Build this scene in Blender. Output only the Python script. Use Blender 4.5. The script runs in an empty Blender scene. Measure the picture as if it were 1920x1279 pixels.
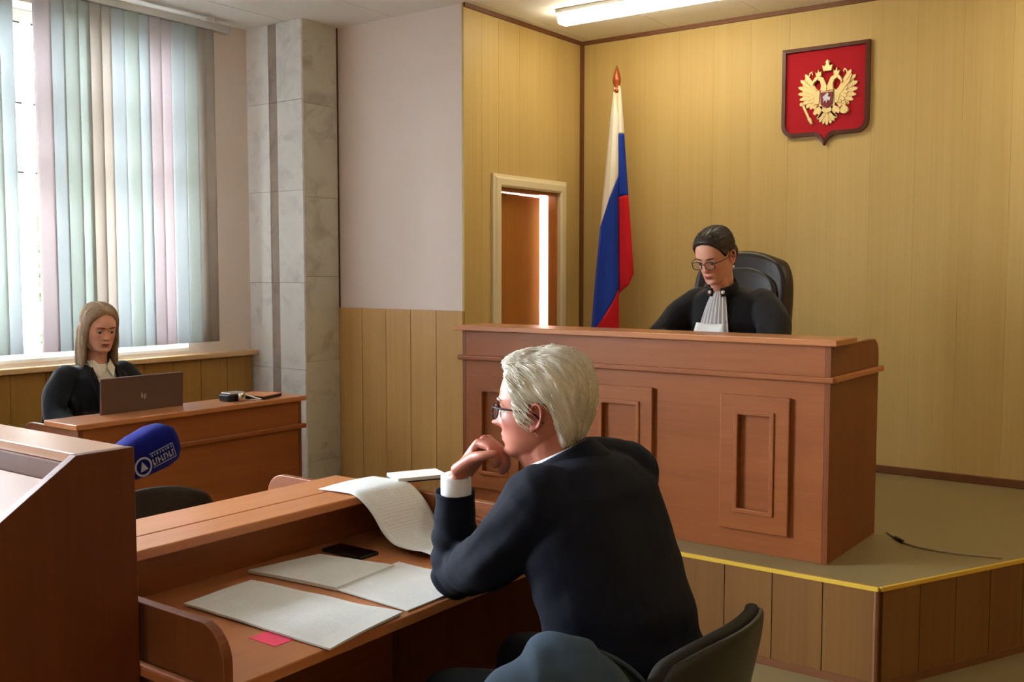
import bpy, bmesh, math, random
import numpy as np
from mathutils import Matrix, Vector, noise

random.seed(7)
rng = np.random.default_rng(7)
PI = math.pi
scene = bpy.context.scene
COL = scene.collection

# ------------------------------------------------------------------ camera
cam_data = bpy.data.cameras.new('camera')
cam_data.sensor_width = 36.0
cam_data.lens = 36.0 * 1900.0 / 1920.0
cam_data.clip_start = 0.05
cam = bpy.data.objects.new('camera', cam_data)
COL.objects.link(cam)
cam.location = (0, 0, 1.55)
cam.rotation_euler = (PI / 2 - math.atan(130 / 1900.0), 0, math.radians(36.3))
scene.camera = cam

# ------------------------------------------------------------------ world (overcast daylight)
world = bpy.data.worlds.new('world')
scene.world = world
world.use_nodes = True
bg = world.node_tree.nodes['Background']
bg.inputs[0].default_value = (0.93, 0.97, 1.0, 1)
bg.inputs[1].default_value = 31.0

scene.view_settings.view_transform = 'Standard'
scene.view_settings.look = 'None'
scene.view_settings.exposure = 1.15
scene.view_settings.gamma = 1.0
scene.view_settings.use_curve_mapping = False
try:
    scene.cycles.use_denoising = True
    scene.cycles.max_bounces = 10
    scene.cycles.diffuse_bounces = 5
    scene.cycles.sample_clamp_indirect = 6.0
except Exception:
    pass

LAMP_STRENGTH = 11.5
CORRIDOR_STRENGTH = 60.0

def daylight_portal(y0, y1, z0, z1):
    ld = bpy.data.lights.new('window_portal', 'AREA')
    ld.shape = 'RECTANGLE'; ld.size = y1 - y0; ld.size_y = z1 - z0
    ld.cycles.is_portal = True
    o = bpy.data.objects.new('window_portal', ld); COL.objects.link(o)
    o.location = (-5.62, (y0 + y1) / 2, (z0 + z1) / 2)
    o.rotation_euler = Vector((1, 0, 0)).to_track_quat('-Z', 'Z').to_euler()

# ------------------------------------------------------------------ materials
def srgb(r, g, b):
    f = lambda c: (c / 255 / 12.92) if c / 255 <= 0.04045 else ((c / 255 + 0.055) / 1.055) ** 2.4
    return (f(r), f(g), f(b), 1)

def new_mat(name):
    m = bpy.data.materials.new(name); m.use_nodes = True
    nt = m.node_tree; b = nt.nodes['Principled BSDF']
    return m, nt, b

def plain(name, col, rough=0.6, spec=0.4, bump=0.0, bscale=200, metal=0.0, vary=0.0, vscale=8, sheen=0.0):
    m, nt, b = new_mat(name)
    b.inputs['Base Color'].default_value = col
    b.inputs['Roughness'].default_value = rough
    b.inputs['Specular IOR Level'].default_value = spec
    b.inputs['Metallic'].default_value = metal
    if sheen: b.inputs['Sheen Weight'].default_value = sheen
    tc = nt.nodes.new('ShaderNodeTexCoord')
    if vary:
        n = nt.nodes.new('ShaderNodeTexNoise'); n.inputs['Scale'].default_value = vscale; n.inputs['Detail'].default_value = 5
        nt.links.new(tc.outputs['Object'], n.inputs['Vector'])
        mx = nt.nodes.new('ShaderNodeMix'); mx.data_type = 'RGBA'
        mx.inputs[6].default_value = tuple(c * (1 - vary) for c in col[:3]) + (1,)
        mx.inputs[7].default_value = tuple(min(1, c * (1 + vary)) for c in col[:3]) + (1,)
        nt.links.new(n.outputs['Fac'], mx.inputs[0]); nt.links.new(mx.outputs[2], b.inputs['Base Color'])
    if bump:
        n = nt.nodes.new('ShaderNodeTexNoise'); n.inputs['Scale'].default_value = bscale; n.inputs['Detail'].default_value = 3
        nt.links.new(tc.outputs['Object'], n.inputs['Vector'])
        bp = nt.nodes.new('ShaderNodeBump'); bp.inputs['Strength'].default_value = bump; bp.inputs['Distance'].default_value = 0.002
        nt.links.new(n.outputs['Fac'], bp.inputs['Height']); nt.links.new(bp.outputs['Normal'], b.inputs['Normal'])
    return m

def wood(name, c1, c2, axis='z', rough=0.42, spec=0.35, fine=60, stretch=0.045, per_object=True):
    """laminate with grain running along one axis"""
    m, nt, b = new_mat(name)
    L = nt.links
    tc = nt.nodes.new('ShaderNodeTexCoord')
    oi = nt.nodes.new('ShaderNodeObjectInfo')
    add = nt.nodes.new('ShaderNodeVectorMath'); add.operation = 'ADD'
    mul = nt.nodes.new('ShaderNodeVectorMath'); mul.operation = 'SCALE'; mul.inputs[3].default_value = 9.0 if per_object else 0.0
    comb = nt.nodes.new('ShaderNodeCombineXYZ')
    for i in range(3): L.new(oi.outputs['Random'], comb.inputs[i])
    L.new(comb.outputs[0], mul.inputs[0]); L.new(tc.outputs['Object'], add.inputs[0]); L.new(mul.outputs[0], add.inputs[1])
    mp = nt.nodes.new('ShaderNodeMapping')
    s = [1, 1, 1]; s['xyz'.index(axis)] = stretch
    mp.inputs['Scale'].default_value = s
    L.new(add.outputs[0], mp.inputs['Vector'])
    n1 = nt.nodes.new('ShaderNodeTexNoise'); n1.inputs['Scale'].default_value = fine; n1.inputs['Detail'].default_value = 6; n1.inputs['Roughness'].default_value = 0.6
    n2 = nt.nodes.new('ShaderNodeTexNoise'); n2.inputs['Scale'].default_value = fine / 9; n2.inputs['Detail'].default_value = 3; n2.inputs['Distortion'].default_value = 0.6
    L.new(mp.outputs[0], n1.inputs['Vector']); L.new(mp.outputs[0], n2.inputs['Vector'])
    mm = nt.nodes.new('ShaderNodeMath'); mm.operation = 'ADD'
    h = nt.nodes.new('ShaderNodeMath'); h.operation = 'MULTIPLY'; h.inputs[1].default_value = 0.5
    L.new(n1.outputs['Fac'], mm.inputs[0]); L.new(n2.outputs['Fac'], mm.inputs[1]); L.new(mm.outputs[0], h.inputs[0])
    cr = nt.nodes.new('ShaderNodeValToRGB')
    cr.color_ramp.elements[0].position = 0.32; cr.color_ramp.elements[0].color = c1
    cr.color_ramp.elements[1].position = 0.68; cr.color_ramp.elements[1].color = c2
    L.new(h.outputs[0], cr.inputs[0]); L.new(cr.outputs[0], b.inputs['Base Color'])
    b.inputs['Roughness'].default_value = rough
    b.inputs['Specular IOR Level'].default_value = spec
    bp = nt.nodes.new('ShaderNodeBump'); bp.inputs['Strength'].default_value = 0.06; bp.inputs['Distance'].default_value = 0.001
    L.new(n1.outputs['Fac'], bp.inputs['Height']); L.new(bp.outputs['Normal'], b.inputs['Normal'])
    return m

def marble(name, base, vein, rough=0.35, dirt=None):
    m, nt, b = new_mat(name); L = nt.links
    tc = nt.nodes.new('ShaderNodeTexCoord'); oi = nt.nodes.new('ShaderNodeObjectInfo')
    comb = nt.nodes.new('ShaderNodeCombineXYZ')
    for i in range(3): L.new(oi.outputs['Random'], comb.inputs[i])
    sc = nt.nodes.new('ShaderNodeVectorMath'); sc.operation = 'SCALE'; sc.inputs[3].default_value = 7
    add = nt.nodes.new('ShaderNodeVectorMath'); add.operation = 'ADD'
    L.new(comb.outputs[0], sc.inputs[0]); L.new(sc.outputs[0], add.inputs[0]); L.new(tc.outputs['Object'], add.inputs[1])
    n = nt.nodes.new('ShaderNodeTexNoise'); n.inputs['Scale'].default_value = 4.0; n.inputs['Detail'].default_value = 8; n.inputs['Roughness'].default_value = 0.62; n.inputs['Distortion'].default_value = 1.4
    L.new(add.outputs[0], n.inputs['Vector'])
    cr = nt.nodes.new('ShaderNodeValToRGB'); e = cr.color_ramp.elements
    e[0].position = 0.25; e[0].color = vein; e[1].position = 0.5; e[1].color = base
    x = e.new(0.8); x.color = tuple(min(1, c * 1.06) for c in base[:3]) + (1,)
    L.new(n.outputs['Fac'], cr.inputs[0])
    L.new(cr.outputs[0], b.inputs['Base Color'])
    b.inputs['Roughness'].default_value = rough
    return m

M = {}
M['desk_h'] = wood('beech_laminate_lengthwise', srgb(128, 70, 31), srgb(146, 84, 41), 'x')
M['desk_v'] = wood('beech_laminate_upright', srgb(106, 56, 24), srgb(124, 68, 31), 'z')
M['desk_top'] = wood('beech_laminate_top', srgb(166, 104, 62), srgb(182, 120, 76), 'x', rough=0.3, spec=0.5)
M['edge'] = plain('beech_edge_band', srgb(172, 106, 64), 0.4)
M['lectern'] = wood('cherry_laminate', srgb(80, 36, 13), srgb(97, 46, 18), 'z', rough=0.4)
M['lectern_top'] = plain('lectern_top_laminate', srgb(170, 124, 92), 0.3, 0.45)
M['lectern_board'] = plain('lectern_board_laminate', srgb(120, 80, 52), 0.5, 0.25)
M['yellow'] = wood('yellow_wall_panel', srgb(188, 160, 98), srgb(200, 173, 112), 'z', rough=0.5, spec=0.3, fine=70, stretch=0.012)
M['tan'] = wood('tan_wainscot', srgb(182, 138, 78), srgb(196, 152, 90), 'z', rough=0.5, fine=60, stretch=0.02)
M['tan_dark'] = wood('ochre_window_board', srgb(150, 108, 44), srgb(168, 124, 56), 'z', rough=0.5, stretch=0.03)
M['tan_shaded'] = wood('platform_board', srgb(106, 71, 32), srgb(122, 84, 40), 'z', rough=0.5, fine=60, stretch=0.02)  # wainscot wood again, with the dimmer light at the platform put into the colour
M['sill'] = wood('window_sill_wood', srgb(196, 158, 110), srgb(214, 178, 130), 'y', rough=0.4)
M['groove'] = plain('panel_groove_backing', srgb(96, 62, 26), 0.8)
M['groove_yellow'] = plain('yellow_panel_backing', srgb(170, 134, 66), 0.8)
M['paint'] = plain('pinkish_white_paint', srgb(236, 222, 216), 0.85, 0.2, bump=0.15, bscale=120, vary=0.02, vscale=2)
M['paint_warm'] = plain('beige_wall_paint', srgb(228, 216, 206), 0.85, 0.2, vary=0.03, vscale=2)
M['ceil'] = plain('ceiling_tile_white', srgb(240, 238, 234), 0.9, 0.1, bump=0.25, bscale=300, vary=0.02)
M['ceil_back'] = plain('ceiling_void', srgb(120, 115, 108), 0.9)
M['lino'] = plain('beige_linoleum', srgb(130, 115, 80), 0.38, 0.45, vary=0.06, vscale=14)
M['trim_yellow'] = plain('yellow_step_edge', srgb(206, 170, 60), 0.4)
M['brown'] = plain('brown_baseboard', srgb(110, 68, 38), 0.5)
M['marble'] = marble('pale_marble', srgb(236, 236, 236), srgb(204, 204, 208))
M['marble_side'] = marble('grey_green_marble', srgb(206, 206, 192), srgb(166, 166, 152), 0.4)
M['marble_strip'] = marble('brown_marble_strip', srgb(160, 146, 136), srgb(130, 116, 108))
M['white'] = plain('white_enamel', srgb(232, 230, 222), 0.4, vary=0.02)
M['frame_cream'] = plain('cream_door_frame', srgb(222, 208, 172), 0.45, vary=0.03)
M['door'] = wood('brown_door_leaf', srgb(158, 96, 38), srgb(176, 112, 50), 'z', rough=0.35)
M['metal'] = plain('brushed_aluminium', srgb(200, 200, 200), 0.35, metal=0.9)
M['chrome'] = plain('chrome', srgb(220, 220, 222), 0.15, metal=1.0)
M['black'] = plain('black_plastic', srgb(22, 22, 24), 0.45)
M['black_fabric'] = plain('black_chair_fabric', srgb(42, 38, 34), 0.9, 0.2, bump=0.4, bscale=500)
M['grey_shell'] = plain('dark_grey_chair_shell', srgb(28, 32, 32), 0.42, 0.4, bump=0.1, bscale=300)
M['leather'] = plain('dark_brown_leather', srgb(38, 26, 22), 0.42, 0.45, bump=0.15, bscale=150)
M['suit'] = plain('navy_suit_cloth', srgb(9, 14, 29), 0.85, 0.18, bump=0.25, bscale=600)
M['blazer'] = plain('black_blazer_cloth', srgb(20, 22, 30), 0.85, 0.25, bump=0.2, bscale=500, sheen=0.1)
M['robe'] = plain('black_robe_cloth', srgb(13, 13, 17), 0.8, 0.25, sheen=0.1)
M['denim'] = plain('slate_blue_coat_cloth', srgb(50, 66, 82), 0.85, 0.25, bump=0.3, bscale=500, vary=0.12, vscale=30)
M['shirt'] = plain('white_shirt_cloth', srgb(226, 228, 232), 0.8, 0.2, bump=0.1, bscale=500)
M['blouse'] = plain('cream_blouse_cloth', srgb(226, 222, 208), 0.8, 0.2)
M['shoe'] = plain('black_shoe_leather', srgb(18, 16, 16), 0.35)
M['trousers'] = plain('dark_trouser_cloth', srgb(20, 22, 32), 0.9)
M['skirt'] = plain('dark_skirt_cloth', srgb(24, 22, 28), 0.9)
M['red_velvet'] = plain('crimson_shield_velvet', srgb(168, 10, 28), 0.75, 0.2, sheen=0.2)
M['shield_frame'] = plain('dark_shield_frame', srgb(84, 44, 26), 0.4)
M['gold'] = plain('gilded_relief', srgb(230, 204, 146), 0.4, 0.5, metal=0.35)
M['silver'] = plain('silver_relief', srgb(206, 206, 216), 0.35, metal=0.5)
M['maroon'] = plain('maroon_small_shield', srgb(120, 20, 40), 0.5)
M['pole'] = plain('pale_flag_pole', srgb(206, 180, 130), 0.4)
M['finial'] = plain('reddish_finial', srgb(150, 70, 28), 0.35, metal=0.3)
M['flag_white'] = plain('white_flag_cloth', srgb(226, 220, 208), 0.8, 0.2, bump=0.15, bscale=400)
M['flag_blue'] = plain('blue_flag_cloth', srgb(28, 58, 160), 0.8, 0.2, bump=0.15, bscale=400)
M['flag_red'] = plain('red_flag_cloth', srgb(190, 22, 34), 0.8, 0.2, bump=0.15, bscale=400)
M['phone'] = plain('black_phone_glass', srgb(14, 14, 16), 0.1, 0.6)
M['laptop'] = plain('bronze_grey_laptop_lid', srgb(98, 78, 70), 0.38, 0.5, metal=0.35)
M['laptop_dark'] = plain('laptop_black', srgb(24, 22, 22), 0.5)
M['logo'] = plain('pale_logo', srgb(186, 176, 170), 0.4)
M['blue_foam'] = plain('blue_foam_windscreen', srgb(14, 22, 108), 0.95, 0.15, bump=0.6, bscale=260)
M['white_print'] = plain('white_print', srgb(150, 156, 180), 0.7)
M['pink'] = plain('pink_sticky_note', srgb(226, 60, 96), 0.7)
M['leaf'] = plain('green_leaf', srgb(70, 104, 50), 0.6, vary=0.3, vscale=3)
M['bark'] = plain('tree_bark', srgb(92, 80, 66), 0.9)
M['grille'] = plain('pale_grille_paint', srgb(196, 204, 210), 0.5)
M['ground'] = plain('outside_pavement', srgb(196, 196, 190), 0.95, vary=0.2, vscale=2)
M['brows_grey'] = plain('grey_brow_hair', srgb(150, 140, 128), 0.8)
M['brows_dark'] = plain('dark_brow_hair', srgb(46, 30, 24), 0.8)
M['eye_white'] = plain('eye_white', srgb(206, 200, 194), 0.2, 0.5)
M['iris'] = plain('dark_iris', srgb(46, 36, 30), 0.15, 0.6)
M['pearl'] = plain('pearl', srgb(232, 226, 214), 0.2, 0.6)
M['cable_w'] = plain('pale_cable', srgb(160, 148, 116), 0.5)

def paper_mat(name, angle_axis='x', scale=1.0, lines=True):
    m, nt, b = new_mat(name); L = nt.links
    b.inputs['Roughness'].default_value = 0.75; b.inputs['Specular IOR Level'].default_value = 0.25
    if not lines:
        b.inputs['Base Color'].default_value = srgb(226, 228, 228); return m
    tc = nt.nodes.new('ShaderNodeTexCoord'); sp = nt.nodes.new('ShaderNodeSeparateXYZ')
    L.new(tc.outputs['UV'], sp.inputs[0])
    # text rows along V, broken into words by noise, blank margins
    w = nt.nodes.new('ShaderNodeMath'); w.operation = 'MULTIPLY'; w.inputs[1].default_value = 46
    L.new(sp.outputs['Y'], w.inputs[0])
    fr = nt.nodes.new('ShaderNodeMath'); fr.operation = 'FRACT'; L.new(w.outputs[0], fr.inputs[0])
    row = nt.nodes.new('ShaderNodeMath'); row.operation = 'LESS_THAN'; row.inputs[1].default_value = 0.42; L.new(fr.outputs[0], row.inputs[0])
    n = nt.nodes.new('ShaderNodeTexNoise'); n.inputs['Scale'].default_value = 1.0; n.inputs['Detail'].default_value = 2
    mp = nt.nodes.new('ShaderNodeMapping'); mp.inputs['Scale'].default_value = (70, 46, 1)
    L.new(tc.outputs['UV'], mp.inputs['Vector']); L.new(mp.outputs[0], n.inputs['Vector'])
    wd = nt.nodes.new('ShaderNodeMath'); wd.operation = 'GREATER_THAN'; wd.inputs[1].default_value = 0.44; L.new(n.outputs['Fac'], wd.inputs[0])
    n2 = nt.nodes.new('ShaderNodeTexNoise'); n2.inputs['Scale'].default_value = 5; L.new(tc.outputs['UV'], n2.inputs['Vector'])
    pr = nt.nodes.new('ShaderNodeMath'); pr.operation = 'GREATER_THAN'; pr.inputs[1].default_value = 0.38; L.new(n2.outputs['Fac'], pr.inputs[0])
    def band(sock, lo, hi):
        a = nt.nodes.new('ShaderNodeMath'); a.operation = 'GREATER_THAN'; a.inputs[1].default_value = lo; L.new(sock, a.inputs[0])
        c = nt.nodes.new('ShaderNodeMath'); c.operation = 'LESS_THAN'; c.inputs[1].default_value = hi; L.new(sock, c.inputs[0])
        d = nt.nodes.new('ShaderNodeMath'); d.operation = 'MULTIPLY'; L.new(a.outputs[0], d.inputs[0]); L.new(c.outputs[0], d.inputs[1]); return d.outputs[0]
    cur = row.outputs[0]
    for s in (wd.outputs[0], pr.outputs[0], band(sp.outputs['X'], 0.1, 0.9), band(sp.outputs['Y'], 0.07, 0.93)):
        q = nt.nodes.new('ShaderNodeMath'); q.operation = 'MULTIPLY'; L.new(cur, q.inputs[0]); L.new(s, q.inputs[1]); cur = q.outputs[0]
    k = nt.nodes.new('ShaderNodeMath'); k.operation = 'MULTIPLY'; k.inputs[1].default_value = 0.14; L.new(cur, k.inputs[0])
    mx = nt.nodes.new('ShaderNodeMix'); mx.data_type = 'RGBA'
    mx.inputs[6].default_value = srgb(222, 226, 226); mx.inputs[7].default_value = srgb(70, 72, 76)
    L.new(k.outputs[0], mx.inputs[0]); L.new(mx.outputs[2], b.inputs['Base Color'])
    return m
M['paper'] = paper_mat('printed_paper')
M['paper_blank'] = paper_mat('blank_paper', lines=False)

def slat_mat(name, col):
    m = bpy.data.materials.new(name); m.use_nodes = True; nt = m.node_tree; L = nt.links
    b = nt.nodes['Principled BSDF']; out = nt.nodes['Material Output']
    b.inputs['Base Color'].default_value = col; b.inputs['Roughness'].default_value = 0.8
    tr = nt.nodes.new('ShaderNodeBsdfTranslucent'); tr.inputs[0].default_value = col
    n = nt.nodes.new('ShaderNodeTexNoise'); n.inputs['Scale'].default_value = 260
    tc = nt.nodes.new('ShaderNodeTexCoord'); L.new(tc.outputs['Object'], n.inputs['Vector'])
    bp = nt.nodes.new('ShaderNodeBump'); bp.inputs['Strength'].default_value = 0.15; bp.inputs['Distance'].default_value = 0.001
    L.new(n.outputs['Fac'], bp.inputs['Height']); L.new(bp.outputs['Normal'], b.inputs['Normal'])
    mx = nt.nodes.new('ShaderNodeMixShader'); mx.inputs[0].default_value = 0.38
    L.new(b.outputs[0], mx.inputs[1]); L.new(tr.outputs[0], mx.inputs[2]); L.new(mx.outputs[0], out.inputs['Surface'])
    return m
M['slat_pink'] = slat_mat('pinkish_blind_fabric', srgb(214, 206, 208))
M['slat_blue'] = slat_mat('bluish_blind_fabric', srgb(207, 212, 214))
M['slat_green'] = slat_mat('greenish_blind_fabric', srgb(206, 212, 209))
M['slat_beige'] = slat_mat('beige_blind_fabric', srgb(212, 206, 200))

def glass_mat(name, tint=(0.96, 0.98, 1.0, 1)):
    m = bpy.data.materials.new(name); m.use_nodes = True; nt = m.node_tree; L = nt.links
    for n in list(nt.nodes):
        if n.type == 'BSDF_PRINCIPLED': nt.nodes.remove(n)
    out = nt.nodes['Material Output']
    t = nt.nodes.new('ShaderNodeBsdfTransparent'); t.inputs[0].default_value = tint
    g = nt.nodes.new('ShaderNodeBsdfGlossy'); g.inputs['Roughness'].default_value = 0.02
    lw = nt.nodes.new('ShaderNodeFresnel'); lw.inputs[0].default_value = 1.35
    mx = nt.nodes.new('ShaderNodeMixShader')
    L.new(lw.outputs[0], mx.inputs[0]); L.new(t.outputs[0], mx.inputs[1]); L.new(g.outputs[0], mx.inputs[2]); L.new(mx.outputs[0], out.inputs['Surface'])
    return m
M['glass'] = glass_mat('window_glass')
M['lens'] = glass_mat('spectacle_lens', (0.93, 0.95, 0.96, 1))

def emit(name, col, s):
    m, nt, b = new_mat(name)
    b.inputs['Base Color'].default_value = col
    b.inputs['Emission Color'].default_value = col
    b.inputs['Emission Strength'].default_value = s
    return m
M['lamp'] = emit('lit_lamp_diffuser', (1.0, 0.90, 0.66, 1), LAMP_STRENGTH)

def skin_mat(name, base, red, lip):
    m, nt, b = new_mat(name); L = nt.links
    a = nt.nodes.new('ShaderNodeAttribute'); a.attribute_name = 'tint'
    sp = nt.nodes.new('ShaderNodeSeparateColor'); L.new(a.outputs['Color'], sp.inputs[0])
    m1 = nt.nodes.new('ShaderNodeMix'); m1.data_type = 'RGBA'; m1.inputs[6].default_value = base; m1.inputs[7].default_value = red
    L.new(sp.outputs[1], m1.inputs[0])
    m2 = nt.nodes.new('ShaderNodeMix'); m2.data_type = 'RGBA'; m2.inputs[7].default_value = lip
    L.new(sp.outputs[0], m2.inputs[0]); L.new(m1.outputs[2], m2.inputs[6])
    n = nt.nodes.new('ShaderNodeTexNoise'); n.inputs['Scale'].default_value = 40; n.inputs['Detail'].default_value = 4
    tc = nt.nodes.new('ShaderNodeTexCoord'); L.new(tc.outputs['Object'], n.inputs['Vector'])
    m3 = nt.nodes.new('ShaderNodeMix'); m3.data_type = 'RGBA'; m3.inputs[7].default_value = red
    f = nt.nodes.new('ShaderNodeMath'); f.operation = 'MULTIPLY'; f.inputs[1].default_value = 0.22; L.new(n.outputs['Fac'], f.inputs[0])
    L.new(f.outputs[0], m3.inputs[0]); L.new(m2.outputs[2], m3.inputs[6]); m4 = nt.nodes.new('ShaderNodeMix'); m4.data_type = 'RGBA'; m4.inputs[7].default_value = (lip[0] * 0.25, lip[1] * 0.2, lip[2] * 0.2, 1)
    L.new(sp.outputs[2], m4.inputs[0]); L.new(m3.outputs[2], m4.inputs[6]); L.new(m4.outputs[2], b.inputs['Base Color'])
    b.inputs['Roughness'].default_value = 0.5
    b.inputs['Subsurface Weight'].default_value = 0.12
    b.inputs['Subsurface Radius'].default_value = (0.012, 0.005, 0.003)
    b.inputs['Subsurface Scale'].default_value = 0.5
    return m
M['skin_man'] = skin_mat('ruddy_skin', srgb(172, 106, 84), srgb(148, 68, 55), srgb(146, 70, 62))
M['skin_clerk'] = skin_mat('fair_skin', srgb(216, 164, 140), srgb(200, 126, 108), srgb(176, 92, 90))
M['skin_judge'] = skin_mat('warm_skin', srgb(206, 152, 124), srgb(190, 116, 94), srgb(160, 66, 66))

def hair_mat(name, c1, c2, rough=0.55):
    m, nt, b = new_mat(name); L = nt.links
    a = nt.nodes.new('ShaderNodeAttribute'); a.attribute_name = 'tint'
    sp = nt.nodes.new('ShaderNodeSeparateColor'); L.new(a.outputs['Color'], sp.inputs[0])
    mx = nt.nodes.new('ShaderNodeMix'); mx.data_type = 'RGBA'; mx.inputs[6].default_value = c1; mx.inputs[7].default_value = c2
    L.new(sp.outputs[0], mx.inputs[0]); L.new(mx.outputs[2], b.inputs['Base Color'])
    b.inputs['Roughness'].default_value = rough
    return m
M['hair_white'] = hair_mat('white_hair', srgb(206, 198, 178), srgb(242, 238, 226))
M['hair_blond'] = hair_mat('ash_blond_hair', srgb(140, 108, 80), srgb(192, 168, 138))
M['hair_dark'] = hair_mat('dark_brown_hair', srgb(26, 17, 14), srgb(56, 38, 30), 0.5)

# ------------------------------------------------------------------ object helpers
def wmat(o):
    m = Matrix.Translation(o.location) @ o.rotation_euler.to_matrix().to_4x4() @ Matrix.Diagonal((*o.scale, 1))
    if o.parent: return wmat(o.parent) @ o.matrix_parent_inverse @ m
    return m

def adopt(o, parent, world):
    if parent is not None:
        o.parent = parent
        o.matrix_parent_inverse = wmat(parent).inverted() if world else Matrix.Identity(4)

def tag(o, label=None, cat=None, group=None, kind=None):
    if label: o['label'] = label
    if cat: o['category'] = cat
    if group: o['group'] = group
    if kind: o['kind'] = kind
    return o

def thing(name, label, cat, loc=(0, 0, 0), rz=0.0, group=None, kind=None):
    o = bpy.data.objects.new(name, None); COL.objects.link(o)
    o.empty_display_size = 0.1
    o.location = loc; o.rotation_euler = (0, 0, rz)
    return tag(o, label, cat, group, kind)

def link_mesh(name, me, mat, parent=None, world=True):
    o = bpy.data.objects.new(name, me); COL.objects.link(o)
    if mat is not None and not me.materials: me.materials.append(mat)
    adopt(o, parent, world)
    return o

def struct(o): o['kind'] = 'structure'; return o

class MB:
    """collects geometry; build() links it as one mesh object"""
    def __init__(s): s.v = []; s.f = []
    def add(s, v, f):
        b = len(s.v); s.v += [tuple(map(float, p)) for p in v]; s.f += [tuple(b + i for i in q) for q in f]; return s
    def box(s, x0, x1, y0, y1, z0, z1):
        x0, x1 = min(x0, x1), max(x0, x1); y0, y1 = min(y0, y1), max(y0, y1); z0, z1 = min(z0, z1), max(z0, z1)
        return s.add([(x0, y0, z0), (x1, y0, z0), (x1, y1, z0), (x0, y1, z0), (x0, y0, z1), (x1, y0, z1), (x1, y1, z1), (x0, y1, z1)],
                     [(0, 3, 2, 1), (4, 5, 6, 7), (0, 1, 5, 4), (1, 2, 6, 5), (2, 3, 7, 6), (3, 0, 4, 7)])
    def prism(s, poly, fn, d0, d1):
        """poly: 2D points; fn(u, v, d) -> xyz"""
        a = sum(poly[i][0] * poly[(i + 1) % len(poly)][1] - poly[(i + 1) % len(poly)][0] * poly[i][1] for i in range(len(poly)))
        n = len(poly); v = [fn(u, w, d0) for u, w in poly] + [fn(u, w, d1) for u, w in poly]
        f = [tuple(range(n)), tuple(range(2 * n - 1, n - 1, -1))] + [(i, i + n, (i + 1) % n + n, (i + 1) % n) for i in range(n)]
        return s.add(v, f)
    def tube(s, pts, r, n=8, caps=True):
        pts = [Vector(p) for p in pts]; rs = r if isinstance(r, (list, tuple)) else [r] * len(pts)
        v = []; f = []; up = None
        for i, p in enumerate(pts):
            d = (pts[min(i + 1, len(pts) - 1)] - pts[max(i - 1, 0)]).normalized()
            if up is None:
                up = Vector((0, 0, 1)) if abs(d.z) < 0.9 else Vector((1, 0, 0))
            up = (up - d * up.dot(d)).normalized(); q = d.cross(up)
            for k in range(n):
                a = 2 * PI * k / n; v.append(p + (up * math.cos(a) + q * math.sin(a)) * rs[i])
        for i in range(len(pts) - 1):
            for k in range(n): f.append((i * n + k, i * n + (k + 1) % n, (i + 1) * n + (k + 1) % n, (i + 1) * n + k))
        if caps: f += [tuple(range(n - 1, -1, -1)), tuple((len(pts) - 1) * n + k for k in range(n))]
        return s.add(v, f)
    def lathe(s, prof, n=24, c=(0, 0, 0), axis='z'):
        v = []; f = []
        for r, z in prof:
            for k in range(n):
                a = 2 * PI * k / n; v.append((c[0] + r * math.cos(a), c[1] + r * math.sin(a), c[2] + z))
        for i in range(len(prof) - 1):
            for k in range(n): f.append((i * n + k, i * n + (k + 1) % n, (i + 1) * n + (k + 1) % n, (i + 1) * n + k))
        f += [tuple(range(n - 1, -1, -1)), tuple((len(prof) - 1) * n + k for k in range(n))]
        return s.add(v, f)
    def sphere(s, c, r, n=14, m=10):
        rx, ry, rz = r if isinstance(r, (tuple, list)) else (r, r, r)
        v = [(c[0], c[1], c[2] + rz)]; f = []
        for i in range(1, m):
            t = PI * i / m
            for k in range(n):
                a = 2 * PI * k / n; v.append((c[0] + rx * math.sin(t) * math.cos(a), c[1] + ry * math.sin(t) * math.sin(a), c[2] + rz * math.cos(t)))
        v.append((c[0], c[1], c[2] - rz))
        for k in range(n): f.append((0, 1 + k, 1 + (k + 1) % n)); f.append((len(v) - 1, 1 + (m - 2) * n + (k + 1) % n, 1 + (m - 2) * n + k))
        for i in range(m - 2):
            for k in range(n): f.append((1 + i * n + k, 1 + (i + 1) * n + k, 1 + (i + 1) * n + (k + 1) % n, 1 + i * n + (k + 1) % n))
        return s.add(v, f)
    def grid(s, nu, nv, fn, closed_u=False):
        v = [fn(i / (nu if closed_u else nu - 1), j / (nv - 1)) for j in range(nv) for i in range(nu)]
        f = []
        for j in range(nv - 1):
            for i in range(nu if closed_u else nu - 1):
                k = (i + 1) % nu
                f.append((j * nu + i, j * nu + k, (j + 1) * nu + k, (j + 1) * nu + i))
        return s.add(v, f)
    def xform(s, m): s.v = [tuple(m @ Vector(p)) for p in s.v]; return s
    def mesh(s, name, smooth=False):
        me = bpy.data.meshes.new(name); me.from_pydata(s.v, [], s.f)
        bm = bmesh.new(); bm.from_mesh(me); bmesh.ops.recalc_face_normals(bm, faces=bm.faces); bm.to_mesh(me); bm.free()
        if smooth: me.polygons.foreach_set('use_smooth', [True] * len(me.polygons))
        me.update(); return me
    def build(s, name, mat, parent=None, world=True, smooth=False, bevel=0.0, seg=2, solid=0.0, sub=0):
        o = link_mesh(name, s.mesh(name, smooth), M[mat] if isinstance(mat, str) else mat, parent, world)
        if solid: md = o.modifiers.new('solid', 'SOLIDIFY'); md.thickness = solid; md.offset = 0
        if sub: md = o.modifiers.new('sub', 'SUBSURF'); md.levels = sub; md.render_levels = sub
        if bevel:
            md = o.modifiers.new('bevel', 'BEVEL'); md.width = bevel; md.segments = seg; md.limit_method = 'ANGLE'; md.angle_limit = 0.6
            md.harden_normals = False
        return o

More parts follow.
